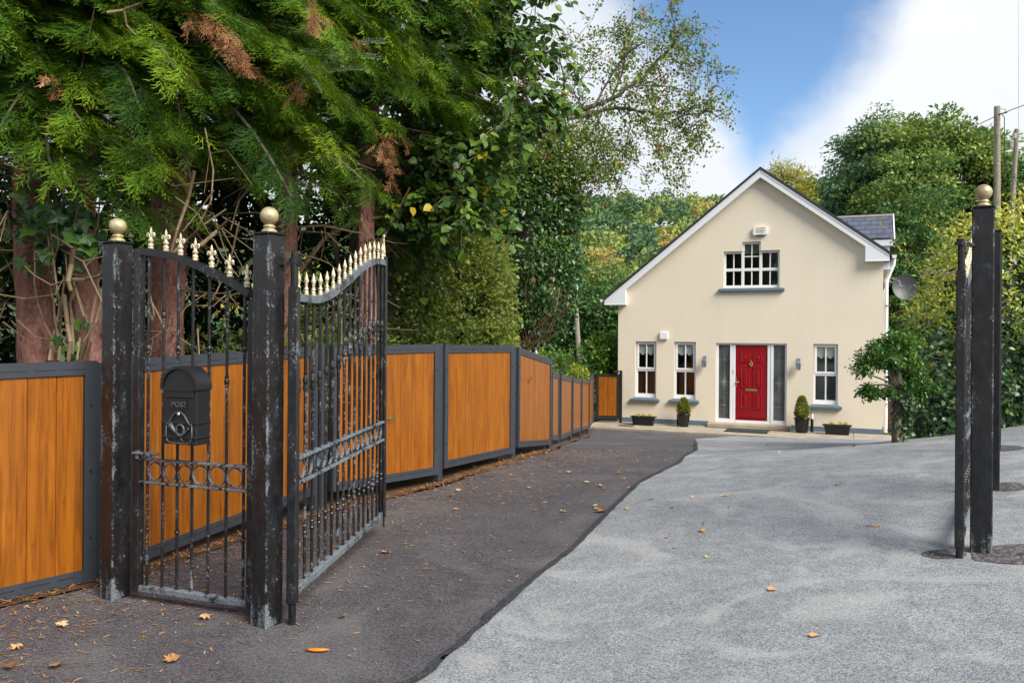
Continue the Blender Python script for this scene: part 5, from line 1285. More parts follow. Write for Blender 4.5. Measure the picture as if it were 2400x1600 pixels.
# evergreen thicket behind the trunks, leaf tint near black to paint in canopy shade
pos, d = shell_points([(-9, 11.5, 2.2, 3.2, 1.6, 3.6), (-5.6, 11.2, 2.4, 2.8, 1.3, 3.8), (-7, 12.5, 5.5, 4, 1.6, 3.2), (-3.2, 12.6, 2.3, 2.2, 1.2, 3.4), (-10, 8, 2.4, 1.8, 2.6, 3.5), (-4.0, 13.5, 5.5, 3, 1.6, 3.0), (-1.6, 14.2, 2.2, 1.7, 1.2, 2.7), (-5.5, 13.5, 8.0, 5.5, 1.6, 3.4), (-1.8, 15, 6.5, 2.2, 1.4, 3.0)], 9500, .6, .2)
n = len(pos); o = leafmesh('evergreen_thicket', L_SPRIG, pos, nrm(d * .6 + R.normal(size=(n, 3)) * .5 - np.array((0, 0, .3))), nrm(d * .5 + np.array((0, 0, .6)) + R.normal(size=(n, 3)) * .4), .55 * (.7 + .6 * R.random(n)), .03 + R.normal(size=n) * .10, M_CONIFER); tag(o, 'evergreen thicket behind the conifer trunks, coloured near black as deep shade', None, None, 'stuff')
mb = MB()
for k in range(14):
    x = rnd.uniform(-10, -1.6); y = rnd.uniform(10.0, 10.9); pts = bent((x, y, 0), (x + rnd.gauss(0, .5), y + .4, rnd.uniform(3, 5)), 5, .03)
    limb(mb, pts, rnd.uniform(.04, .09), .02, 7)
tag(mb.build('thicket_stems', M_BARKG), 'thin stems standing in the dark thicket', None, None, 'stuff')
# low growth right behind the fence, left part
o = crown('undergrowth', [(-2.6, 8.0, .9, 1.0, .5, .7), (-2.2, 9.0, 1.0, .8, .5, .8), (-3.0, 7.0, .6, .7, .3, .6), (-1.9, 9.7, .9, .8, .5, .8)], 9000, .09, M_CLIP, None, L_SPRIG, 8, .12, (.42, .16), .5, .1, .6, .2); tag(o, 'low leafy growth behind the boards under the conifers', None, None, 'stuff')

# ------------------------------------------------------------------ broad-leaved tree leaning over from behind the fence
HZL = thing('broadleaf_tree', 'broad leaved tree with large drooping green leaves above the clipped bush', 'tree', (-2.0, 11.6, -.05))
mb = MB(); trunk_mesh(mb, bent((-2.0, 11.6, -.2), (-1.3, 11.0, 5.8), 20, .01), [.14 - .004 * i for i in range(21)], 16, .06, 3); mb.build('trunk', M_BARKG, HZL, smooth=True, world=HZL)
mb = MB(); pos, yd, zd, ti = [], [], [], []
def hazel_branch(a, b, r0, k, n_tw, leafs):
    pts = bent(a, b, k, .03, .06); limb(mb, pts, r0, r0 * .25, 6)
    for i in range(n_tw):
        t = rnd.uniform(.2, 1.0); j = min(k - 1, int(t * k)); q = pts[j].lerp(pts[j + 1], t * k - j)
        ddir = Vector((rnd.gauss(.25, .6), rnd.gauss(-.25, .6), rnd.gauss(-.15, .35))).normalized(); L = rnd.uniform(.25, .65); e = [q + ddir * L * s + Vector((0, 0, -.30 * L * s * s)) for s in (0, .35, .7, 1)]
        mb.tube(e, [.006, .005, .004, .002], 4, False); bt = rnd.gauss(0, .11)
        for m in range(leafs):
            s = rnd.uniform(.12, 1.05); c = q + ddir * L * s + Vector((0, 0, -.30 * L * s * s)); sd = Vector((rnd.gauss(0, .7), rnd.gauss(0, .7), rnd.uniform(-.95, -.10)))
            pos.append(c + sd * .03); yd.append(sd.normalized() + ddir * .4); zd.append(Vector((rnd.gauss(.1, .35), rnd.gauss(-.35, .35), .75))); ti.append(.50 + bt + rnd.gauss(0, .16) + (.35 if rnd.random() < .03 else 0))
T0 = Vector((-1.6, 11.3, 2.6))
for (u, v, Y, nt_, th) in ((1340, 100, 9.6, 30, .03), (1320, 190, 9.3, 30, .03), (1300, 40, 10.2, 30, .03), (1230, 150, 9.2, 34, .03), (1180, 230, 9.0, 34, .03), (1260, 250, 9.6, 30, .03), (1130, 330, 9.1, 36, .03), (1040, 300, 9.3, 34, .03), (1000, 400, 9.3, 34, .03), (1080, 430, 9.0, 34, .028), (1110, 500, 8.9, 26, .024), (980, 500, 9.3, 28, .024), (1150, 420, 9.3, 26, .024), (930, 440, 9.6, 28, .025), (1180, 40, 9.8, 34, .03), (1100, 100, 9.8, 34, .03), (1060, 200, 9.6, 34, .03), (1120, 250, 10.2, 30, .03), (1200, -60, 10, 34, .03), (1300, -90, 10, 34, .03), (1080, -60, 10, 34, .03), (960, 350, 10.2, 28, .03), (1050, 480, 10.0, 26, .03), (900, 330, 10.2, 24, .03), (1150, -160, 10, 34, .03), (1010, 560, 9.6, 10, .02)):
    q = P(u, v, Y); st_ = T0.lerp(Vector((-1.3, 11.0, 5.8)), rnd.uniform(.0, .9) if v > 100 else rnd.uniform(.5, 1)); hazel_branch(st_, q, th, 6, int(nt_ * 1.35), 13)
mb.build('branch', M_BARKG, HZL, world=HZL)
A = lambda l: np.array([tuple(p) for p in l])
o = leafmesh('crown', L_BROAD, A(pos), A(yd), A(zd), .088 * (.65 + .7 * R.random(len(pos))), np.array(ti), M_HAZEL, HZL, tuple(HZL.location)); o['kind'] = 'stuff'

# ------------------------------------------------------------------ clipped bush and ivy-grown hawthorn
CB = thing('clipped_bush', 'large dome shaped clipped bush behind the second large fence panel', 'bush', (-.55, 11.4, 0))
o = crown('foliage', [(-.70, 11.75, 1.6, .74, .8, 1.78), (-1.35, 11.8, 1.6, .80, .8, 1.85), (-1.05, 11.8, 2.2, .80, .75, 1.05), (-.50, 11.8, .9, .55, .8, 1.3), (-1.9, 11.9, 1.1, .7, .8, 1.4)], 58000, .062, M_CLIP, CB, L_SPRIG, 7, .045, (.66, .16), .35, -.1, .92, .04, tuple(CB.location), .10, .25); o['kind'] = 'stuff'
mb = MB()
for k in range(40):
    x = -.75 + rnd.uniform(-.9, .6); mb.tube(bent((x, 11.5 + rnd.uniform(-.4, .4), 0), (x + rnd.gauss(0, .35), 10.9 + rnd.uniform(-.3, .3), rnd.uniform(.6, 1.3)), 3, .05), [.012, .009, .006, .004], 5, False)
o = mb.build('stem', M_TWIG, CB, world=CB); o['kind'] = 'stuff'
HT = thing('hawthorn_tree', 'spreading hawthorn with ivy grown trunk, sparse twigs and red berries against the sky', 'tree', (.45, 13.2, -.25))
mb = MB(); trunk_mesh(mb, [P(1235, 800, 13.2), P(1230, 700, 13.2), P(1225, 600, 13.1), P(1235, 500, 13.1), P(1250, 420, 13.1), P(1270, 350, 13.1), P(1300, 300, 13.1)], [.17, .15, .14, .13, .12, .11, .09], 16, .08, 9)
mb.build('trunk', M_BARKG, HT, smooth=True, world=HT)
o = crown('ivy', [tuple(P(1235, 560, 12.9)) + (.72, .65, 1.15), tuple(P(1262, 650, 12.9)) + (.62, .6, .9), tuple(P(1190, 480, 12.9)) + (.6, .6, .5), tuple(P(1285, 470, 13.0)) + (.45, .5, .6), tuple(P(1210, 700, 13.0)) + (.55, .5, .6)], 19000, .076, M_IVY, HT, L_SIMPLE, 6, .08, (.50, .15), .4, .35, .85, .12, tuple(HT.location)); o['kind'] = 'stuff'
mb = MB()
for k in range(60):
    u = rnd.uniform(1150, 1320); v = rnd.uniform(600, 790); a = P(1225 + rnd.gauss(0, 14), 820, 12.7); b = P(u + (u - 1230) * .3, v, 12.3 + rnd.uniform(-.2, .3)); mb.tube(bent(a, b, 4, .05), [.012, .009, .007, .005, .003], 4, False)
o = mb.build('bare_stem', M_TWIG, HT, world=HT); o['kind'] = 'stuff'
Zm = lambda x, y: (1300 + x / 3.3357, y / 3.3357)
LIMBS = [([(-400, 1300), (-100, 1000), (100, 905), (300, 830), (450, 775), (560, 690), (680, 620), (790, 500), (880, 400), (935, 350), (945, 260), (920, 130), (885, 5)], .075, .006, 13.1), ([(100, 930), (330, 880), (480, 845), (620, 850), (760, 880), (830, 905), (930, 870), (1050, 900), (1190, 880), (1280, 910)], .055, .005, 12.8),
     ([(620, 850), (680, 920), (740, 1040), (800, 1110), (835, 1170), (900, 1170), (960, 1210), (1010, 1300)], .025, .004, 12.6), ([(830, 905), (900, 950), (1000, 1010), (1060, 1090), (1140, 1140)], .022, .004, 12.9), ([(935, 350), (1010, 390), (1090, 460), (1160, 490), (1260, 540), (1290, 680)], .02, .004, 13.3), ([(450, 775), (530, 600), (550, 430), (540, 300), (500, 200), (430, 220)], .03, .004, 13.6),
     ([(550, 420), (640, 360), (740, 310), (850, 330)], .018, .004, 13.2), ([(300, 830), (420, 640), (560, 430), (700, 330), (760, 200)], .03, .004, 12.7), ([(540, 250), (600, 170), (660, 120), (710, 160)], .012, .003, 13.5), ([(100, 905), (60, 780), (70, 640), (200, 520), (300, 480), (420, 440)], .035, .004, 13.4), ([(835, 1170), (850, 1300), (910, 1440)], .012, .003, 12.5), ([(680, 620), (760, 650), (900, 680), (1040, 710), (1130, 740)], .02, .003, 13.4),
     ([(930, 870), (1060, 840), (1140, 810), (1230, 830), (1290, 900)], .012, .003, 12.6), ([(530, 300), (480, 270), (410, 250)], .012, .003, 13.8), ([(70, 640), (40, 400), (150, 330), (300, 150)], .022, .003, 13.9), ([(200, 830), (150, 700), (250, 560), (350, 380)], .022, .003, 13.0), ([(480, 845), (560, 960), (580, 1080), (600, 1150)], .014, .003, 12.9), ([(300, 880), (400, 1000), (480, 1150), (600, 1250), (700, 1370)], .02, .003, 12.6),
     ([(0, 1000), (200, 1050), (350, 1150), (450, 1350), (490, 1480)], .03, .003, 12.5), ([(-100, 1000), (0, 1200), (200, 1300), (330, 1420)], .03, .003, 12.7), ([(-150, 900), (-250, 700), (-200, 500), (-60, 400)], .035, .004, 13.6), ([(-200, 1000), (-400, 800), (-420, 560)], .035, .004, 13.4), ([(-150, 1100), (-350, 1200), (-480, 1150)], .03, .004, 12.6), ([(945, 260), (1010, 230), (1080, 240), (1130, 290)], .010, .003, 13.2), ([(880, 400), (960, 520), (1040, 560)], .012, .003, 13.0), ([(820, 450), (720, 560), (640, 680), (560, 700)], .010, .003, 12.6), ([(760, 880), (700, 780), (820, 740), (900, 760)], .010, .003, 13.1), ([(930, 870), (980, 960), (1110, 990), (1160, 1060)], .010, .003, 12.8)]
mb = MB(); pos, yd, ti = [], [], []
def haw_leaves(q, n, r):
    bt = rnd.gauss(0, .12)
    for i in range(n):
        pos.append(q + Vector((rnd.gauss(0, r), rnd.gauss(0, r), rnd.gauss(0, r)))); yd.append(Vector((rnd.gauss(0, 1), rnd.gauss(0, 1), rnd.gauss(0, 1)))); ti.append(min(.94, .48 + bt + rnd.gauss(0, .15)) if rnd.random() > .03 else 1.0)
for pts, r0, r1, Y in LIMBS:
    W = [P(*Zm(x, y), Y + .12 * math.sin(i * 1.3)) for i, (x, y) in enumerate(pts)]
    fine = []
    for i in range(len(W) - 1):
        for k in range(3): fine.append(W[i].lerp(W[i + 1], k / 3) + Vector((rnd.gauss(0, .012), rnd.gauss(0, .02), rnd.gauss(0, .012))))
    fine.append(W[-1]); N = len(fine); limb(mb, fine, r0 * .72, r1 * .8, 6)
    low = pts[-1][0] < 560 and pts[-1][1] > 1000
    for i, q in enumerate(fine):
        t = i / N
        if pts[0][0] < -50 and t < .12: continue
        ns = (2 if t > .15 else 1) + (2 if low else 0)
        for k in range(ns):
            dv = Vector((rnd.gauss(.12, .7), rnd.gauss(0, .8), rnd.gauss(.0, .75))).normalized(); L = rnd.uniform(.14, .52); e = [q + dv * L * s + Vector((0, 0, -.28 * L * s * s)) for s in (0, .4, .75, 1)]
            mb.tube(e, [.0045, .0035, .0025, .0015], 4, False)
            for s in (1, 2, 3): haw_leaves(e[s], rnd.randint(4, 9), .045)
mb.build('limb', M_BARKG, HT, world=HT)
o = leafmesh('leaves', L_TINY, A(pos), A(yd), rdir(len(pos)), .052 * (.6 + .8 * R.random(len(pos))), np.array(ti), M_HAW, HT, tuple(HT.location)); o['kind'] = 'stuff'
o = crown('inner_leaves', [tuple(P(1310, 395, 12.8)) + (.75, .6, .55), tuple(P(1250, 350, 13.0)) + (.75, .6, .5), tuple(P(1365, 370, 12.9)) + (.6, .6, .5), tuple(P(1190, 400, 12.9)) + (.5, .5, .4)], 12000, .048, M_HAW, HT, L_TINY, 7, .09, (.48, .13), .4, .0, .45, .35, tuple(HT.location), .08); o['kind'] = 'stuff'

# ------------------------------------------------------------------ hedge on the right
HG = thing('hedge', 'tall mixed hedge, yellow green above and dark ivy below, right of the drive', 'hedge', (6.6, 11, .2))
hb = [(5.60, 10.95, .60, .42, .6, .72), (5.95, 11.1, 1.0, .68, .9, 1.05), (6.5, 11.3, 1.65, .80, 1.0, 1.62), (7.4, 11.6, 1.75, 1.05, 1.2, 1.75), (8.6, 11.9, 1.8, 1.1, 1.3, 1.9), (9.9, 12.2, 1.9, 1.2, 1.4, 1.9), (7.0, 13.2, 1.3, .8, 1.2, 1.5)]
p, d = shell_points(hb, 5200, .86, .10)
q, dd = clumped(p, d, 7, .09); edge_ = .470 + .010 * q[:, 2] + .045 * np.maximum(0, q[:, 2] - 2.3) + R.normal(size=len(q)) * .006 + .010 * np.sin(q[:, 2] * 6); kp = q[:, 0] > q[:, 1] * edge_; q, dd = q[kp], dd[kp]; zt_ = q[:, 2] + .12 * (q[:, 0] - 6)
isup = zt_ + R.normal(size=len(q)) * .22 > 1.6
def hleaf(name, m, size, mat, tint, tmpl):
    a, b = q[m], dd[m]; n = len(a); yv = nrm(b * .5 + R.normal(size=(n, 3)) * .5 - np.array((0, 0, .35))); zv = nrm(b * .8 + np.array((0, -.2, .5)) + R.normal(size=(n, 3)) * .35)
    o = leafmesh(name, tmpl, a, yv, zv, size * (.65 + .7 * R.random(n)), tint, mat, HG, tuple(HG.location)); o['kind'] = 'stuff'
patch_ = np.array([noise.noise(Vector(tuple(x * 1.1))) for x in q])
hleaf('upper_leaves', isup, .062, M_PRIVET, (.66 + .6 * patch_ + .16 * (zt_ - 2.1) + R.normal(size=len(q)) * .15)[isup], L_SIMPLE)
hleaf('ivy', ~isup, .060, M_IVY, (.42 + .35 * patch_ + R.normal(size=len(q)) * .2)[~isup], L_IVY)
mb = MB()
for k in range(130):
    x = rnd.uniform(5.3, 10); z = rnd.uniform(.8, 2.7); y = 10.55 + .25 * (x - 5.3) * .5 + rnd.uniform(-.05, .25); a = rnd.uniform(-.5, 1.2); L = rnd.uniform(.2, .6)
    mb.tube([(x, y, z), (x + L * .5 * math.cos(a), y - .03, z + L * .5 * math.sin(a)), (x + L * math.cos(a), y + rnd.uniform(-.08, .08), z + L * math.sin(a))], [.006, .005, .002], 4, False)
for (x, z, dx, dz) in ((5.75, 2.75, -.40, .40), (5.35, 2.35, -.62, .75), (6.2, 3.0, -.10, .38), (6.6, 3.1, .04, .33), (7.3, 3.2, .1, .3)):
    pts = [(x + dx * s, 10.6, z + dz * s) for s in (0, .33, .66, 1)]; mb.tube(pts, [.007, .006, .005, .003], 5, False)
o = mb.build('twig', M_TWIG, HG, world=HG); o['kind'] = 'stuff'
pos = []
for (x, z, dx, dz) in ((5.75, 2.75, -.40, .40), (5.35, 2.35, -.62, .75), (6.2, 3.0, -.10, .38), (6.6, 3.1, .04, .33), (7.3, 3.2, .1, .3)):
    for k in range(26): s = rnd.uniform(.1, 1); pos.append((x + dx * s + rnd.gauss(0, .02), 10.6 + rnd.gauss(0, .02), z + dz * s + rnd.gauss(0, .02)))
pos = np.array(pos); n = len(pos); o = leafmesh('shoot_leaves', L_SIMPLE, pos, nrm(R.normal(size=(n, 3)) * .5 + np.array((0, 0, .4))), rdir(n), .045 * np.ones(n), .85 + R.normal(size=n) * .08, M_PRIVET, HG, tuple(HG.location)); o['kind'] = 'stuff'
# dark core so the hedge is not see-through
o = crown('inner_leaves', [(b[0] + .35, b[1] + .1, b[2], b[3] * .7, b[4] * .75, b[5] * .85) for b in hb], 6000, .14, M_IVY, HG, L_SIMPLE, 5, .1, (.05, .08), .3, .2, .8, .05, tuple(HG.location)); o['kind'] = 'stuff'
SB = thing('standard_shrub', 'small leafy shrub on a bare trunk leaning from the hedge end before the house corner', 'shrub', (4.78, 10.15, zg(4.78, 10.15)))
mb = MB(); trunk_mesh(mb, [P(2103, 1050, 10.1), P(2102, 1000, 10.1), P(2104, 950, 10.15), P(2108, 900, 10.2), P(2100, 850, 10.2)], [.066, .056, .05, .045, .03], 14, .16, 5); mb.build('trunk', M_BARKG, SB, smooth=True, world=SB)
mb = MB()
for (u, v) in ((2030, 900), (2020, 860), (2060, 830), (2090, 800), (2110, 820), (2040, 920), (2075, 870)): mb.tube(bent(P(2103, 910, 10.18), P(u, v, 10.05 + rnd.uniform(-.1, .1)), 4, .05), [.02, .014, .010, .007, .004], 5, False)
mb.build('branch', M_BARKG, SB, world=SB)
def px(u, v, Y, ru, rv, ry): p = P(u, v, Y); return (p.x, p.y, p.z, ru * Y / FPX, ry, rv * Y / FPX)
o = boughs('crown', [px(2062, 832, 10.1, 42, 26, .22), px(2108, 806, 10.2, 32, 24, .22), px(2024, 862, 10.05, 15, 17, .12), px(2030, 914, 10.05, 22, 9, .11), px(2066, 926, 10.05, 18, 10, .10), px(2112, 850, 10.25, 26, 24, .2), px(2140, 900, 10.5, 26, 40, .2)], 120, 95, .044, M_LAUREL, SB, br=.080, flat=.55, tint=(.30, .13), bt=.10, droop=.5, inner=.7, lump=.25, origin=tuple(SB.location), topt=.3)

o = crown('trunk_ivy', [px(2112, 985, 10.1, 12, 50, .07), px(2122, 940, 10.12, 16, 40, .08)], 520, .05, M_IVY, SB, L_IVY, 4, .03, (.36, .16), .3, .4, .8, .1, tuple(SB.location)); o['kind'] = 'stuff'
# ------------------------------------------------------------------ trees right of and behind the house
def far_tree(name, label, base_, blobs, n, size, mat, tint, tmpl=L_SIMPLE, per=9, rad=.3, nb=0, bk={}, trunk=(.25, .1), group='trees beyond the house', **k):
    t = thing(name, label, 'tree', base_, 0, group); b = Vector(base_); mb = MB()
    top = Vector((blobs[0][0], blobs[0][1], blobs[0][2] + blobs[0][5] * .4)); limb(mb, bent(b - Vector((0, 0, .3)), top, 8, .02), trunk[0], trunk[1] * .4, 9); mb.build('trunk', M_BARKG, t, smooth=True, world=t)
    mb = MB()
    for bl in blobs:
        for j in range(7):
            dv = Vector((rnd.gauss(0, 1), rnd.gauss(0, 1), rnd.gauss(.3, .6))).normalized(); e = Vector(bl[:3]) + Vector((dv.x * bl[3], dv.y * bl[4], dv.z * bl[5])) * .85; limb(mb, bent(b.lerp(top, rnd.uniform(.45, 1)), e, 5, .05), trunk[1] * .6, .02, 5)
    mb.build('branch', M_BARKG, t, world=t)
    if nb: boughs('crown', blobs, nb, n // nb, size, mat, t, tmpl, tint=tint, origin=tuple(base_), **bk)
    else: o = crown('crown', blobs, n, size, mat, t, tmpl, per, rad, tint, origin=tuple(base_), **k); o['kind'] = 'stuff'
    return t
far_tree('broadleaf_tree', 'large rounded dark green tree behind the hedge and right of the house', (17.2, 32, -1.2), [px(2165, 440, 32, 105, 125, 2.2), px(2110, 500, 31, 85, 120, 2.0), px(2250, 420, 32, 85, 95, 2.0), px(2170, 350, 32, 60, 60, 1.5), px(2275, 490, 31, 80, 95, 1.8), px(2180, 570, 30.5, 95, 95, 1.8), px(2080, 360, 32.5, 40, 45, 1.2), px(2300, 370, 31.5, 35, 45, 1.2)], 44000, .17, M_TREE, (.66, .14), nb=260, bk=dict(br=.62, flat=.5, bt=.12, lump=.25, inner=.7, topt=.3))
far_tree('ash_tree', 'feathery blue green tree left of the large dark tree beside the roof', (14.0, 34, -1.2), [px(2022, 410, 34, 62, 80, 1.8), px(2045, 340, 34, 50, 48, 1.4), px(1985, 470, 33.5, 55, 70, 1.5), px(2050, 430, 33, 55, 90, 1.5)], 20000, .15, M_ASH, (.62, .12), nb=140, bk=dict(br=.5, flat=.6, droop=.7, lump=.28, inner=.65, topt=.2, under=.35))
far_tree('broadleaf_tree', 'dark leafy tree behind the hedge at the far right edge under the poles', (21, 31, -1.0), [px(2390, 440, 31, 60, 60, 1.5), px(2330, 470, 31, 70, 75, 1.6), px(2420, 520, 30, 80, 90, 1.6)], 16000, .17, M_TREE, (.40, .13), nb=90, bk=dict(br=.55, lump=.25, topt=.2))
far_tree('broadleaf_tree', 'shaded dense tree between the dormer and the hedge', (12.6, 27, -1.1), [px(2120, 600, 27, 70, 120, 1.3), px(2110, 720, 26.5, 50, 90, 1.2)], 14000, .14, M_TREE, (.36, .13), nb=90, bk=dict(br=.45, lump=.25, topt=.2))
far_tree('golden_conifer', 'golden yellow conifer rising behind the right roof slope', (15.5, 46, -1.6), [px(1822, 418, 46, 24, 28, .7), px(1850, 440, 46, 38, 36, 1.0), px(1880, 490, 46, 42, 50, 1.0)], 4200, .26, M_YELLOW, (.48, .2), L_SPRIG, 7, .22, lump=.3, inner=.7, droop=.1)
far_tree('pine_tree', 'small distant dark pine on the skyline right of the golden conifer', (33.0, 92, 1.0), [px(1902, 452, 92, 12, 14, .9), px(1902, 480, 92, 24, 26, 1.3)], 1500, .7, M_TREE, (.2, .1), L_CLUMP, 5, .5)
far_tree('pine_tree', 'second distant pine on the skyline beside the big feathery tree', (37.0, 95, 1.0), [px(1932, 462, 95, 14, 14, .9), px(1930, 490, 95, 26, 26, 1.3)], 1500, .7, M_TREE, (.24, .1), L_CLUMP, 5, .5)
# darker trees at the foot of the hill, between the ivy-grown hawthorn and the house
GD = 'trees at the foot of the hill'
far_tree('foothill_tree', 'tree with russet top behind the lamp pole left of the house', (5.4, 50, -2.4), [px(1405, 650, 50, 55, 45, 1.8), px(1440, 690, 50, 45, 60, 1.6), px(1390, 720, 49.5, 45, 60, 1.6)], 16000, .22, M_HILL, (.55, .13), group=GD, nb=110, bk=dict(br=.6, lump=.25, topt=.5))
far_tree('foothill_tree', 'dark green tree directly behind the lamp pole', (4.0, 47, -2.4), [px(1350, 740, 47, 55, 75, 1.8), px(1330, 680, 47.5, 40, 60, 1.4)], 15000, .20, M_TREE, (.42, .15), group=GD, nb=110, bk=dict(br=.6, lump=.25, topt=.25))
far_tree('foothill_tree', 'dark green tree between the pole and the house corner', (6.0, 45, -2.4), [px(1425, 760, 45, 55, 60, 1.6), px(1450, 700, 45, 40, 60, 1.4), px(1400, 800, 44.5, 60, 40, 1.3)], 15000, .20, M_TREE, (.44, .15), group=GD, nb=110, bk=dict(br=.6, lump=.25, topt=.25))
far_tree('foothill_tree', 'shaded tree low behind the ivy grown hawthorn', (1.2, 46, -2.4), [px(1255, 790, 46, 70, 45, 1.6), px(1300, 760, 46, 45, 50, 1.5), px(1200, 770, 46, 70, 60, 1.6)], 15000, .20, M_TREE, (.28, .12), group=GD, nb=110, bk=dict(br=.6, lump=.25, topt=.25))
# the wooded hill
trees = []; rs = np.random.default_rng(5)
for y in np.arange(78, 236, 5.2):
    for x in np.arange(-25 - y * .05, 40 + y * .55, 5.4):
        trees.append((x + rs.normal() * 1.5, y + rs.normal() * 1.5))
pos, yd, zd, sc, ti = [], [], [], [], []
for (x, y) in trees:
    z = hillz(x, y); h = rs.uniform(5.5, 10.5); r_ = rs.uniform(2.4, 4.0); kind = rs.random(); nn = noise.noise(Vector((x * .03, y * .03, 7)))
    pine = kind + nn * .5 < .28; tt = rs.normal(.10, .05) if pine else np.clip(rs.normal(.46, .15) + nn * .22, .2, .86)
    if kind > .975: tt = .97
    m = 210; dv = rdir(m); dv[:, 2] = np.abs(dv[:, 2]) * 1.0 - .25
    lumps = 1 + .22 * np.sin(dv[:, 0] * 5 + x) * np.cos(dv[:, 1] * 5 + y) + .15 * np.sin(dv[:, 2] * 9 + x)
    q = np.array((x, y, z + h * (.55 if not pine else .68))) + dv * np.array((r_, r_, h * (.5 if not pine else .34))) * (lumps * (.80 + .2 * rs.random(m)))[:, None]
    pos.append(q); yd.append(nrm(dv + rs.normal(size=(m, 3)) * .7)); zd.append(nrm(dv * .6 + np.array((0, 0, .7)) + rs.normal(size=(m, 3)) * .5)); sc.append(.50 * (.7 + .6 * rs.random(m))); ti.append(tt + rs.normal(size=m) * .07)
o = leafmesh('hillside_woodland', L_CLUMP if False else T([(0, -.9, 0), (.55, 0, .18), (0, .9, 0), (-.55, 0, .18)], [(0, 1, 2), (0, 2, 3)]), np.concatenate(pos), np.concatenate(yd), np.concatenate(zd), np.concatenate(sc), np.concatenate(ti), M_HILL); tag(o, 'mixed autumn woodland covering the hill behind the house', None, None, 'stuff')
# laurel hedge and shrubs left of the house
t = thing('clipped_hedge', 'bright green clipped hedge beyond the low end of the fence', 'hedge', (1.8, 25.5, -1.05))
o = crown('foliage', [(1.2, 25.6, .1, 1.0, .6, .98), (2.2, 25.8, .1, 1.0, .6, .98), (.2, 25.5, .1, 1.0, .6, .95)], 8000, .10, M_LAUREL, t, L_SIMPLE, 6, .06, (.72, .17), .5, -.1, .85, .05, tuple(t.location), .08, .35); o['kind'] = 'stuff'
t = thing('laurel_shrub', 'glossy upright laurel shrub against the left corner of the house', 'shrub', (2.75, 24.6, -1.05))
o = crown('foliage', [px(1415, 850, 24.6, 38, 40, .45), px(1428, 818, 24.6, 18, 28, .35), px(1395, 815, 24.7, 12, 22, .3), px(1440, 860, 24.8, 25, 45, .4)], 3400, .15, M_LAUREL, t, L_SIMPLE, 7, .10, (.55, .17), .4, -.5, .7, .2, tuple(t.location), .08, .3); o['kind'] = 'stuff'
t = thing('variegated_shrub', 'small yellowish shrub peeking over the lowest fence panels', 'shrub', (2.1, 23.6, -1.05))
o = crown('foliage', [px(1355, 878, 23.6, 22, 22, .35)], 1100, .07, M_PRIVET, t, L_SIMPLE, 6, .05, (.62, .2), .4, .1, .75, .1, tuple(t.location)); o['kind'] = 'stuff'
# trees across the road behind the viewpoint (seen in the window glass)
for i, (x, y, r_) in enumerate(((-7, -16, 3.2), (0, -18, 3.8), (7.5, -17, 3.4), (14, -15, 3.2))):
    far_tree('roadside_tree', 'leafy roadside tree across the lane facing the gateway', (x, y, 0), [(x, y, 3.4, r_, r_ * .8, 3.2), (x + 1.2, y, 5.2, r_ * .7, r_ * .7, 2.2)], 2200, .42, M_TREE, (.4, .15), L_SIMPLE, 8, .4, group='trees across the lane')

# ------------------------------------------------------------------ poles, wires, lamp
def pole(u0, v0, u1, v1, Y, r0, r1, label, group):
    b, t_ = P(u0, v0, Y), P(u1, v1, Y); t = thing('utility_pole', label, 'utility pole', tuple(b), 0, group); m = MB()
    m.tube([b.lerp(t_, k / 6) for k in range(7)], [r0 + (r1 - r0) * k / 6 for k in range(7)], 14); m.build('shaft', M_POLE, t, smooth=30, world=t); return t, t_
U1, top1 = pole(2337, 760, 2337, 250, 27, .115, .095, 'taller weathered timber pole carrying the slanting cable', None)
U2, top2 = pole(2355, 800, 2383, 303, 20, .075, .052, 'shorter leaning grey pole with a small box near its top, at the right edge', None)
m = MB(); q = P(2373, 340, 19.9); m.box((q.x - .08, q.y - .05, q.z - .07), (q.x + .0, q.y + .03, q.z + .07)); m.build('junction_box', M_POLE, U2, world=U2)
m = MB(); q = P(2378, 318, 19.9); m.box((q.x - .03, q.y - .05, q.z - .07), (q.x + .03, q.y + .0, q.z + .05)); m.build('bracket', M_STEEL, U2, world=U2)
m = MB(); m.tube([P(2387, 300, 20), P(2387, -200, 20)], .006, 5); m.build('antenna', M_STEEL, U2, world=U2)
m = MB(); m.tube([P(2344, 255, 27), P(2358, 258, 27), P(2352, 268, 27)], .010, 5); m.tube([P(2346, 266, 26.9), P(2354, 275, 26.9), P(2354, 330, 26.9), P(2354, 420, 26.9)], .014, 5); m.tube([P(2340, 268, 26.9), P(2360, 264, 26.9)], .02, 5); m.build('cable_clamp', M_WIRE, U1, world=U1)
m = MB(); pts = [P(2240, 318, 27.3), P(2275, 301, 27.2), P(2310, 284, 27.1), P(2345, 268, 26.9), P(2370, 258, 26.6), P(2410, 243, 26.2), P(2600, 170, 25)]; m.tube(pts, .014, 5); tag(m.build('overhead_cable', M_WIRE), 'black overhead cable sloping past the top of the taller timber pole', 'cable')
U3, top3 = pole(1360, 880, 1345, 640, 42, .135, .11, 'weathered timber pole with a street lamp left of the house', None)
m = MB(); q, e = P(1348, 664, 42), P(1362, 657, 42); m.tube([q, q.lerp(e, .6) + Vector((0, 0, .06)), e], .03, 6); m.build('lamp_arm', M_STEEL, U3, world=U3)
m = MB(); q = P(1366, 657, 41.9); m.box((q.x - .15, q.y - .1, q.z - .05), (q.x + .17, q.y + .1, q.z + .05), None, .02); m.build('lamp_head', M_STEEL, U3, world=U3)
m = MB(); q = P(1351.5, 675, 41.85); m.box((q.x - .06, q.y - .08, q.z - .12), (q.x + .07, q.y + .06, q.z + .12)); m.build('control_box', M_PVC, U3, world=U3)
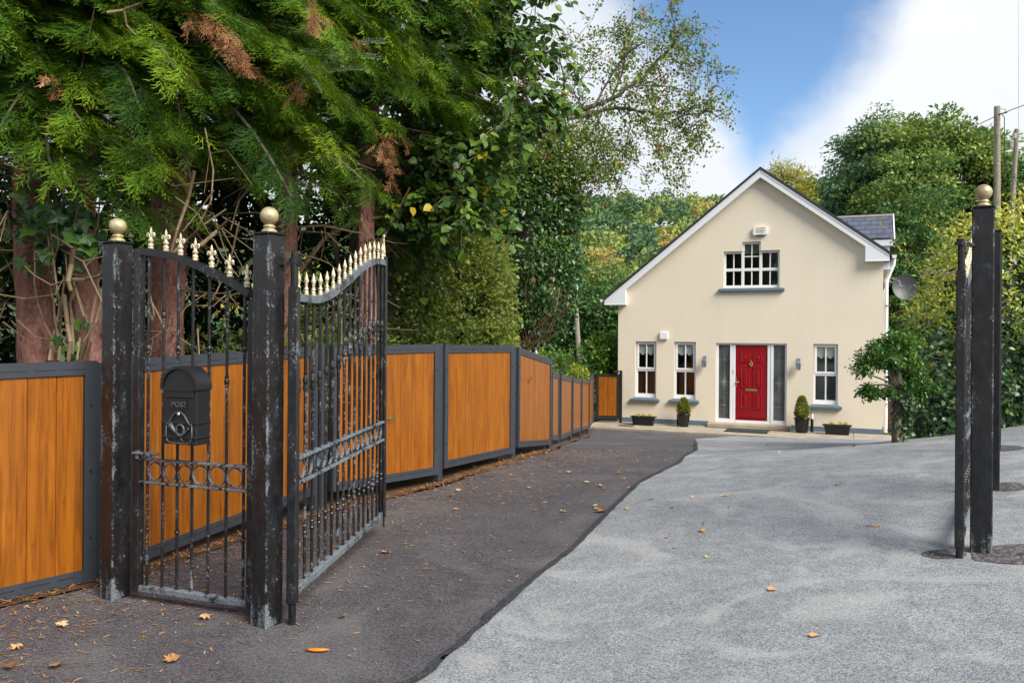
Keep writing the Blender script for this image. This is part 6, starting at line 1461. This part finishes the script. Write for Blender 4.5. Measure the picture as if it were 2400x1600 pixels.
m = MB(); m.tube([P(1347, 645, 42), P(1400, 632, 41), P(1470, 612, 39), P(1545, 585, 37), P(1700, 500, 33)], .022, 5); tag(m.build('overhead_cable', M_WIRE), 'thin black cable running from the lamp pole across the hillside to the roof', 'cable')
lq = P(1256, 850, 16)
t = thing('garden_lantern', 'small white garden lantern on a post behind the sloping fence panel', 'lamp', (lq.x, lq.y, zg(lq.x, lq.y)))
h = lq.z - t.location.z; zt_ = P(1256, 813, 16).z - t.location.z
m = MB(); m.tube([(0, 0, 0), (0, 0, zt_)], .022, 8); m.build('post', M_PVC, t)
m = MB(); m.lathe([(zt_, .02), (zt_ + .005, .026), (zt_ + .085, .056), (zt_ + .092, .058)], (0, 0, 0), 6); m.build('glass', bpy.data.materials['lantern_glass'], t)
for k in range(6):
    a = 2 * PI * (k + .5) / 6; m = MB(); m.tube([(.027 * math.cos(a), .027 * math.sin(a), zt_), (.060 * math.cos(a), .060 * math.sin(a), zt_ + .09)], .005, 5); m.build('corner_bar', M_PVC, t)
m = MB(); m.lathe([(zt_ + .0925, .062), (zt_ + .10, .06), (zt_ + .118, .02)], (0, 0, 0), 6); m.build('cap', M_PVC, t)

# ------------------------------------------------------------------ litter on the drive
def gp(u, v):
    rx = None; Y = 1.4
    while Y < 30:
        p = P(u, v, Y)
        if p.z <= zg(p.x, p.y) + .012: return p.x, p.y
        Y += .02
    return p.x, p.y
def maple(seed):
    rs = random.Random(seed); v = [(0, .35, .0)]; n = 16
    for k in range(n):
        a = 2 * PI * k / n; r_ = (.55 if k % 2 == 0 else .30) * rs.uniform(.8, 1.15); v.append((r_ * math.sin(a), .35 + r_ * math.cos(a) * 1.05, rs.uniform(.0, .22)))
    return T(v, [(0, 1 + k, 1 + (k + 1) % n) for k in range(n)])
lmesh = [leaf_obj_mesh('dead_leaf', maple(k) if k % 2 else L_BROAD, 1.0, M_LITTER, (.15, .45, .35, .72, .6, .85, .97, .5)[k], .35 if k % 2 == 0 else 0, k) for k in range(8)]
def fallen(u, v, size, k, label, group='dead leaves lying on the drive'):
    x, y = gp(u, v); o = link('dead_leaf', lmesh[k % 8]); o.location = (x, y, zg(x, y) + .014); o.rotation_euler = (rnd.uniform(-.25, .25), rnd.uniform(-.25, .25), rnd.uniform(0, 6.28)); o.scale = (size * (.8 if x > interp(edge_pts, y) else 1.0),) * 3
    tag(o, label, 'leaf', group)
fallen(416, 1548, .085, 1, 'largest pale brown lobed leaf on the dark tarmac near the bottom left'); fallen(896, 1293, .075, 1, 'curled brown leaf on dark tarmac below the open gate leaf'); fallen(1403, 1200, .085, 0, 'upright curled chestnut brown leaf at the dark tarmac joint')
fallen(1699, 1163, .085, 5, 'crumpled pale leaf on grey tarmac in front of the red door'); fallen(1641, 1244, .075, 4, 'flat tan leaf in the middle of the grey tarmac'); fallen(1961, 1135, .085, 3, 'large pale leaf on grey tarmac toward the hedge'); fallen(1406, 1138, .07, 3, 'pale leaf on dark tarmac just above the chestnut brown leaf'); fallen(493, 1447, .07, 3, 'orange brown leaf between the two left gate posts'); fallen(140, 1469, .06, 5, 'whitish leaf on dark tarmac below the leftmost boards')
fallen(31, 1518, .06, 3, 'tan leaf at the left edge of the tarmac'); fallen(131, 1565, .07, 2, 'reddish brown leaf at the bottom left corner'); fallen(811, 1445, .045, 2, 'small brown leaf just right of the nearest gate post'); fallen(1800, 1385, .06, 4, 'shredded tan leaf on the near grey tarmac'); fallen(1900, 1495, .06, 4, 'tan leaf scraps on the nearest grey tarmac'); fallen(1580, 1282, .035, 4, 'little round tan leaf on grey tarmac near the joint'); fallen(1661, 1305, .04, 5, 'narrow pale leaf right of the little round tan leaf'); fallen(1801, 1043, .09, 0, 'dark curled leaf on grey tarmac before the doormat'); fallen(1888, 1041, .07, 7, 'brown leaf in front of the tall potted topiary'); fallen(1822, 1060, .08, 6, 'greenish leaf on far grey tarmac before the door'); fallen(1997, 1045, .09, 0, 'dark brown leaf before the right flower trough'); fallen(505, 1253, .07, 1, 'rusty leaf under the boards seen through the walk gate'); fallen(20, 1562, .06, 0, 'curled brown pod leaf in the bottom left corner')
for k in range(46):
    u, v = (rnd.uniform(1050, 1500), rnd.uniform(1045, 1200)) if k < 26 else (rnd.uniform(1500, 2150), rnd.uniform(1040, 1300))
    if k < 26: fallen(u, v, rnd.uniform(.035, .06), rnd.randint(2, 6), ('small tan dead leaf among the scatter on the far dark tarmac'), 'small dead leaves on the dark tarmac')
    else: fallen(u, v, rnd.uniform(.025, .05), rnd.randint(2, 6), 'small dead leaf on the far grey tarmac', 'small dead leaves on the grey tarmac')
x, y = gp(744, 1522); o = MB(); pts = [(-.058, .006, .010), (-.03, -.006, .013), (0, -.010, .014), (.03, -.006, .013), (.056, .004, .010)]; o.tube(pts, [.006, .012, .014, .012, .005], 8, True, .6); o = o.build('orange_scrap', M_ORANGE, None, smooth=True); o.location = (x, y, zg(x, y)); tag(o, 'bright orange curved scrap on the dark tarmac in the foreground', 'litter')
# needles and scraps nobody could count
N = 12000; ys_ = 2.3 + R.random(N) ** 1.6 * 10; off = R.exponential(.8, N)
keep = []; 
for y, e in zip(ys_, off):
    x = interp(fence_line, y) + .02 + e
    if x < interp(edge_pts, y) + (.9 if rnd.random() < .12 else -.05): keep.append((x, y, zg(x, y) + .006))
pos = np.array(keep); n = len(pos); a = R.normal(size=n) * .8 + .3; yd = np.stack([np.cos(a), np.sin(a), R.normal(size=n) * .06], 1)
o = leafmesh('needle_litter', T([(-.10, 0, 0), (.10, .1, .04), (.06, 1, .02), (-.07, .9, 0)], [(0, 1, 2), (0, 2, 3)]), pos, yd, np.tile((0, 0, 1.0), (n, 1)) + R.normal(size=(n, 3)) * .15, .038 * (.35 + .9 * R.random(n)), .52 + R.normal(size=n) * .22, M_LITTER); tag(o, 'orange conifer needles and scraps strewn along the fence', None, None, 'stuff')
N = 2600; ys_ = 2 + R.random(N) * 9.5; pos = np.array([(interp(fence_line, y) + .03 + abs(rnd.gauss(0, .07)), y, 0) for y in ys_]); pos[:, 2] = [zg(x, y) + .012 + rnd.random() * .012 for x, y, _ in pos]; n = len(pos); a = R.random(n) * 6.28
o = leafmesh('needle_drift', T([(-.05, 0, 0), (.05, .1, .03), (.04, 1, .02), (-.04, .9, 0)], [(0, 1, 2), (0, 2, 3)]), pos, np.stack([np.cos(a), np.sin(a), R.normal(size=n) * .25], 1), rdir(n) * .4 + np.array((0, 0, 1)), .05 * (.5 + R.random(n)), .25 + R.normal(size=n) * .18, M_LITTER); tag(o, 'drift of brown needles under the foot of the fence', None, None, 'stuff')
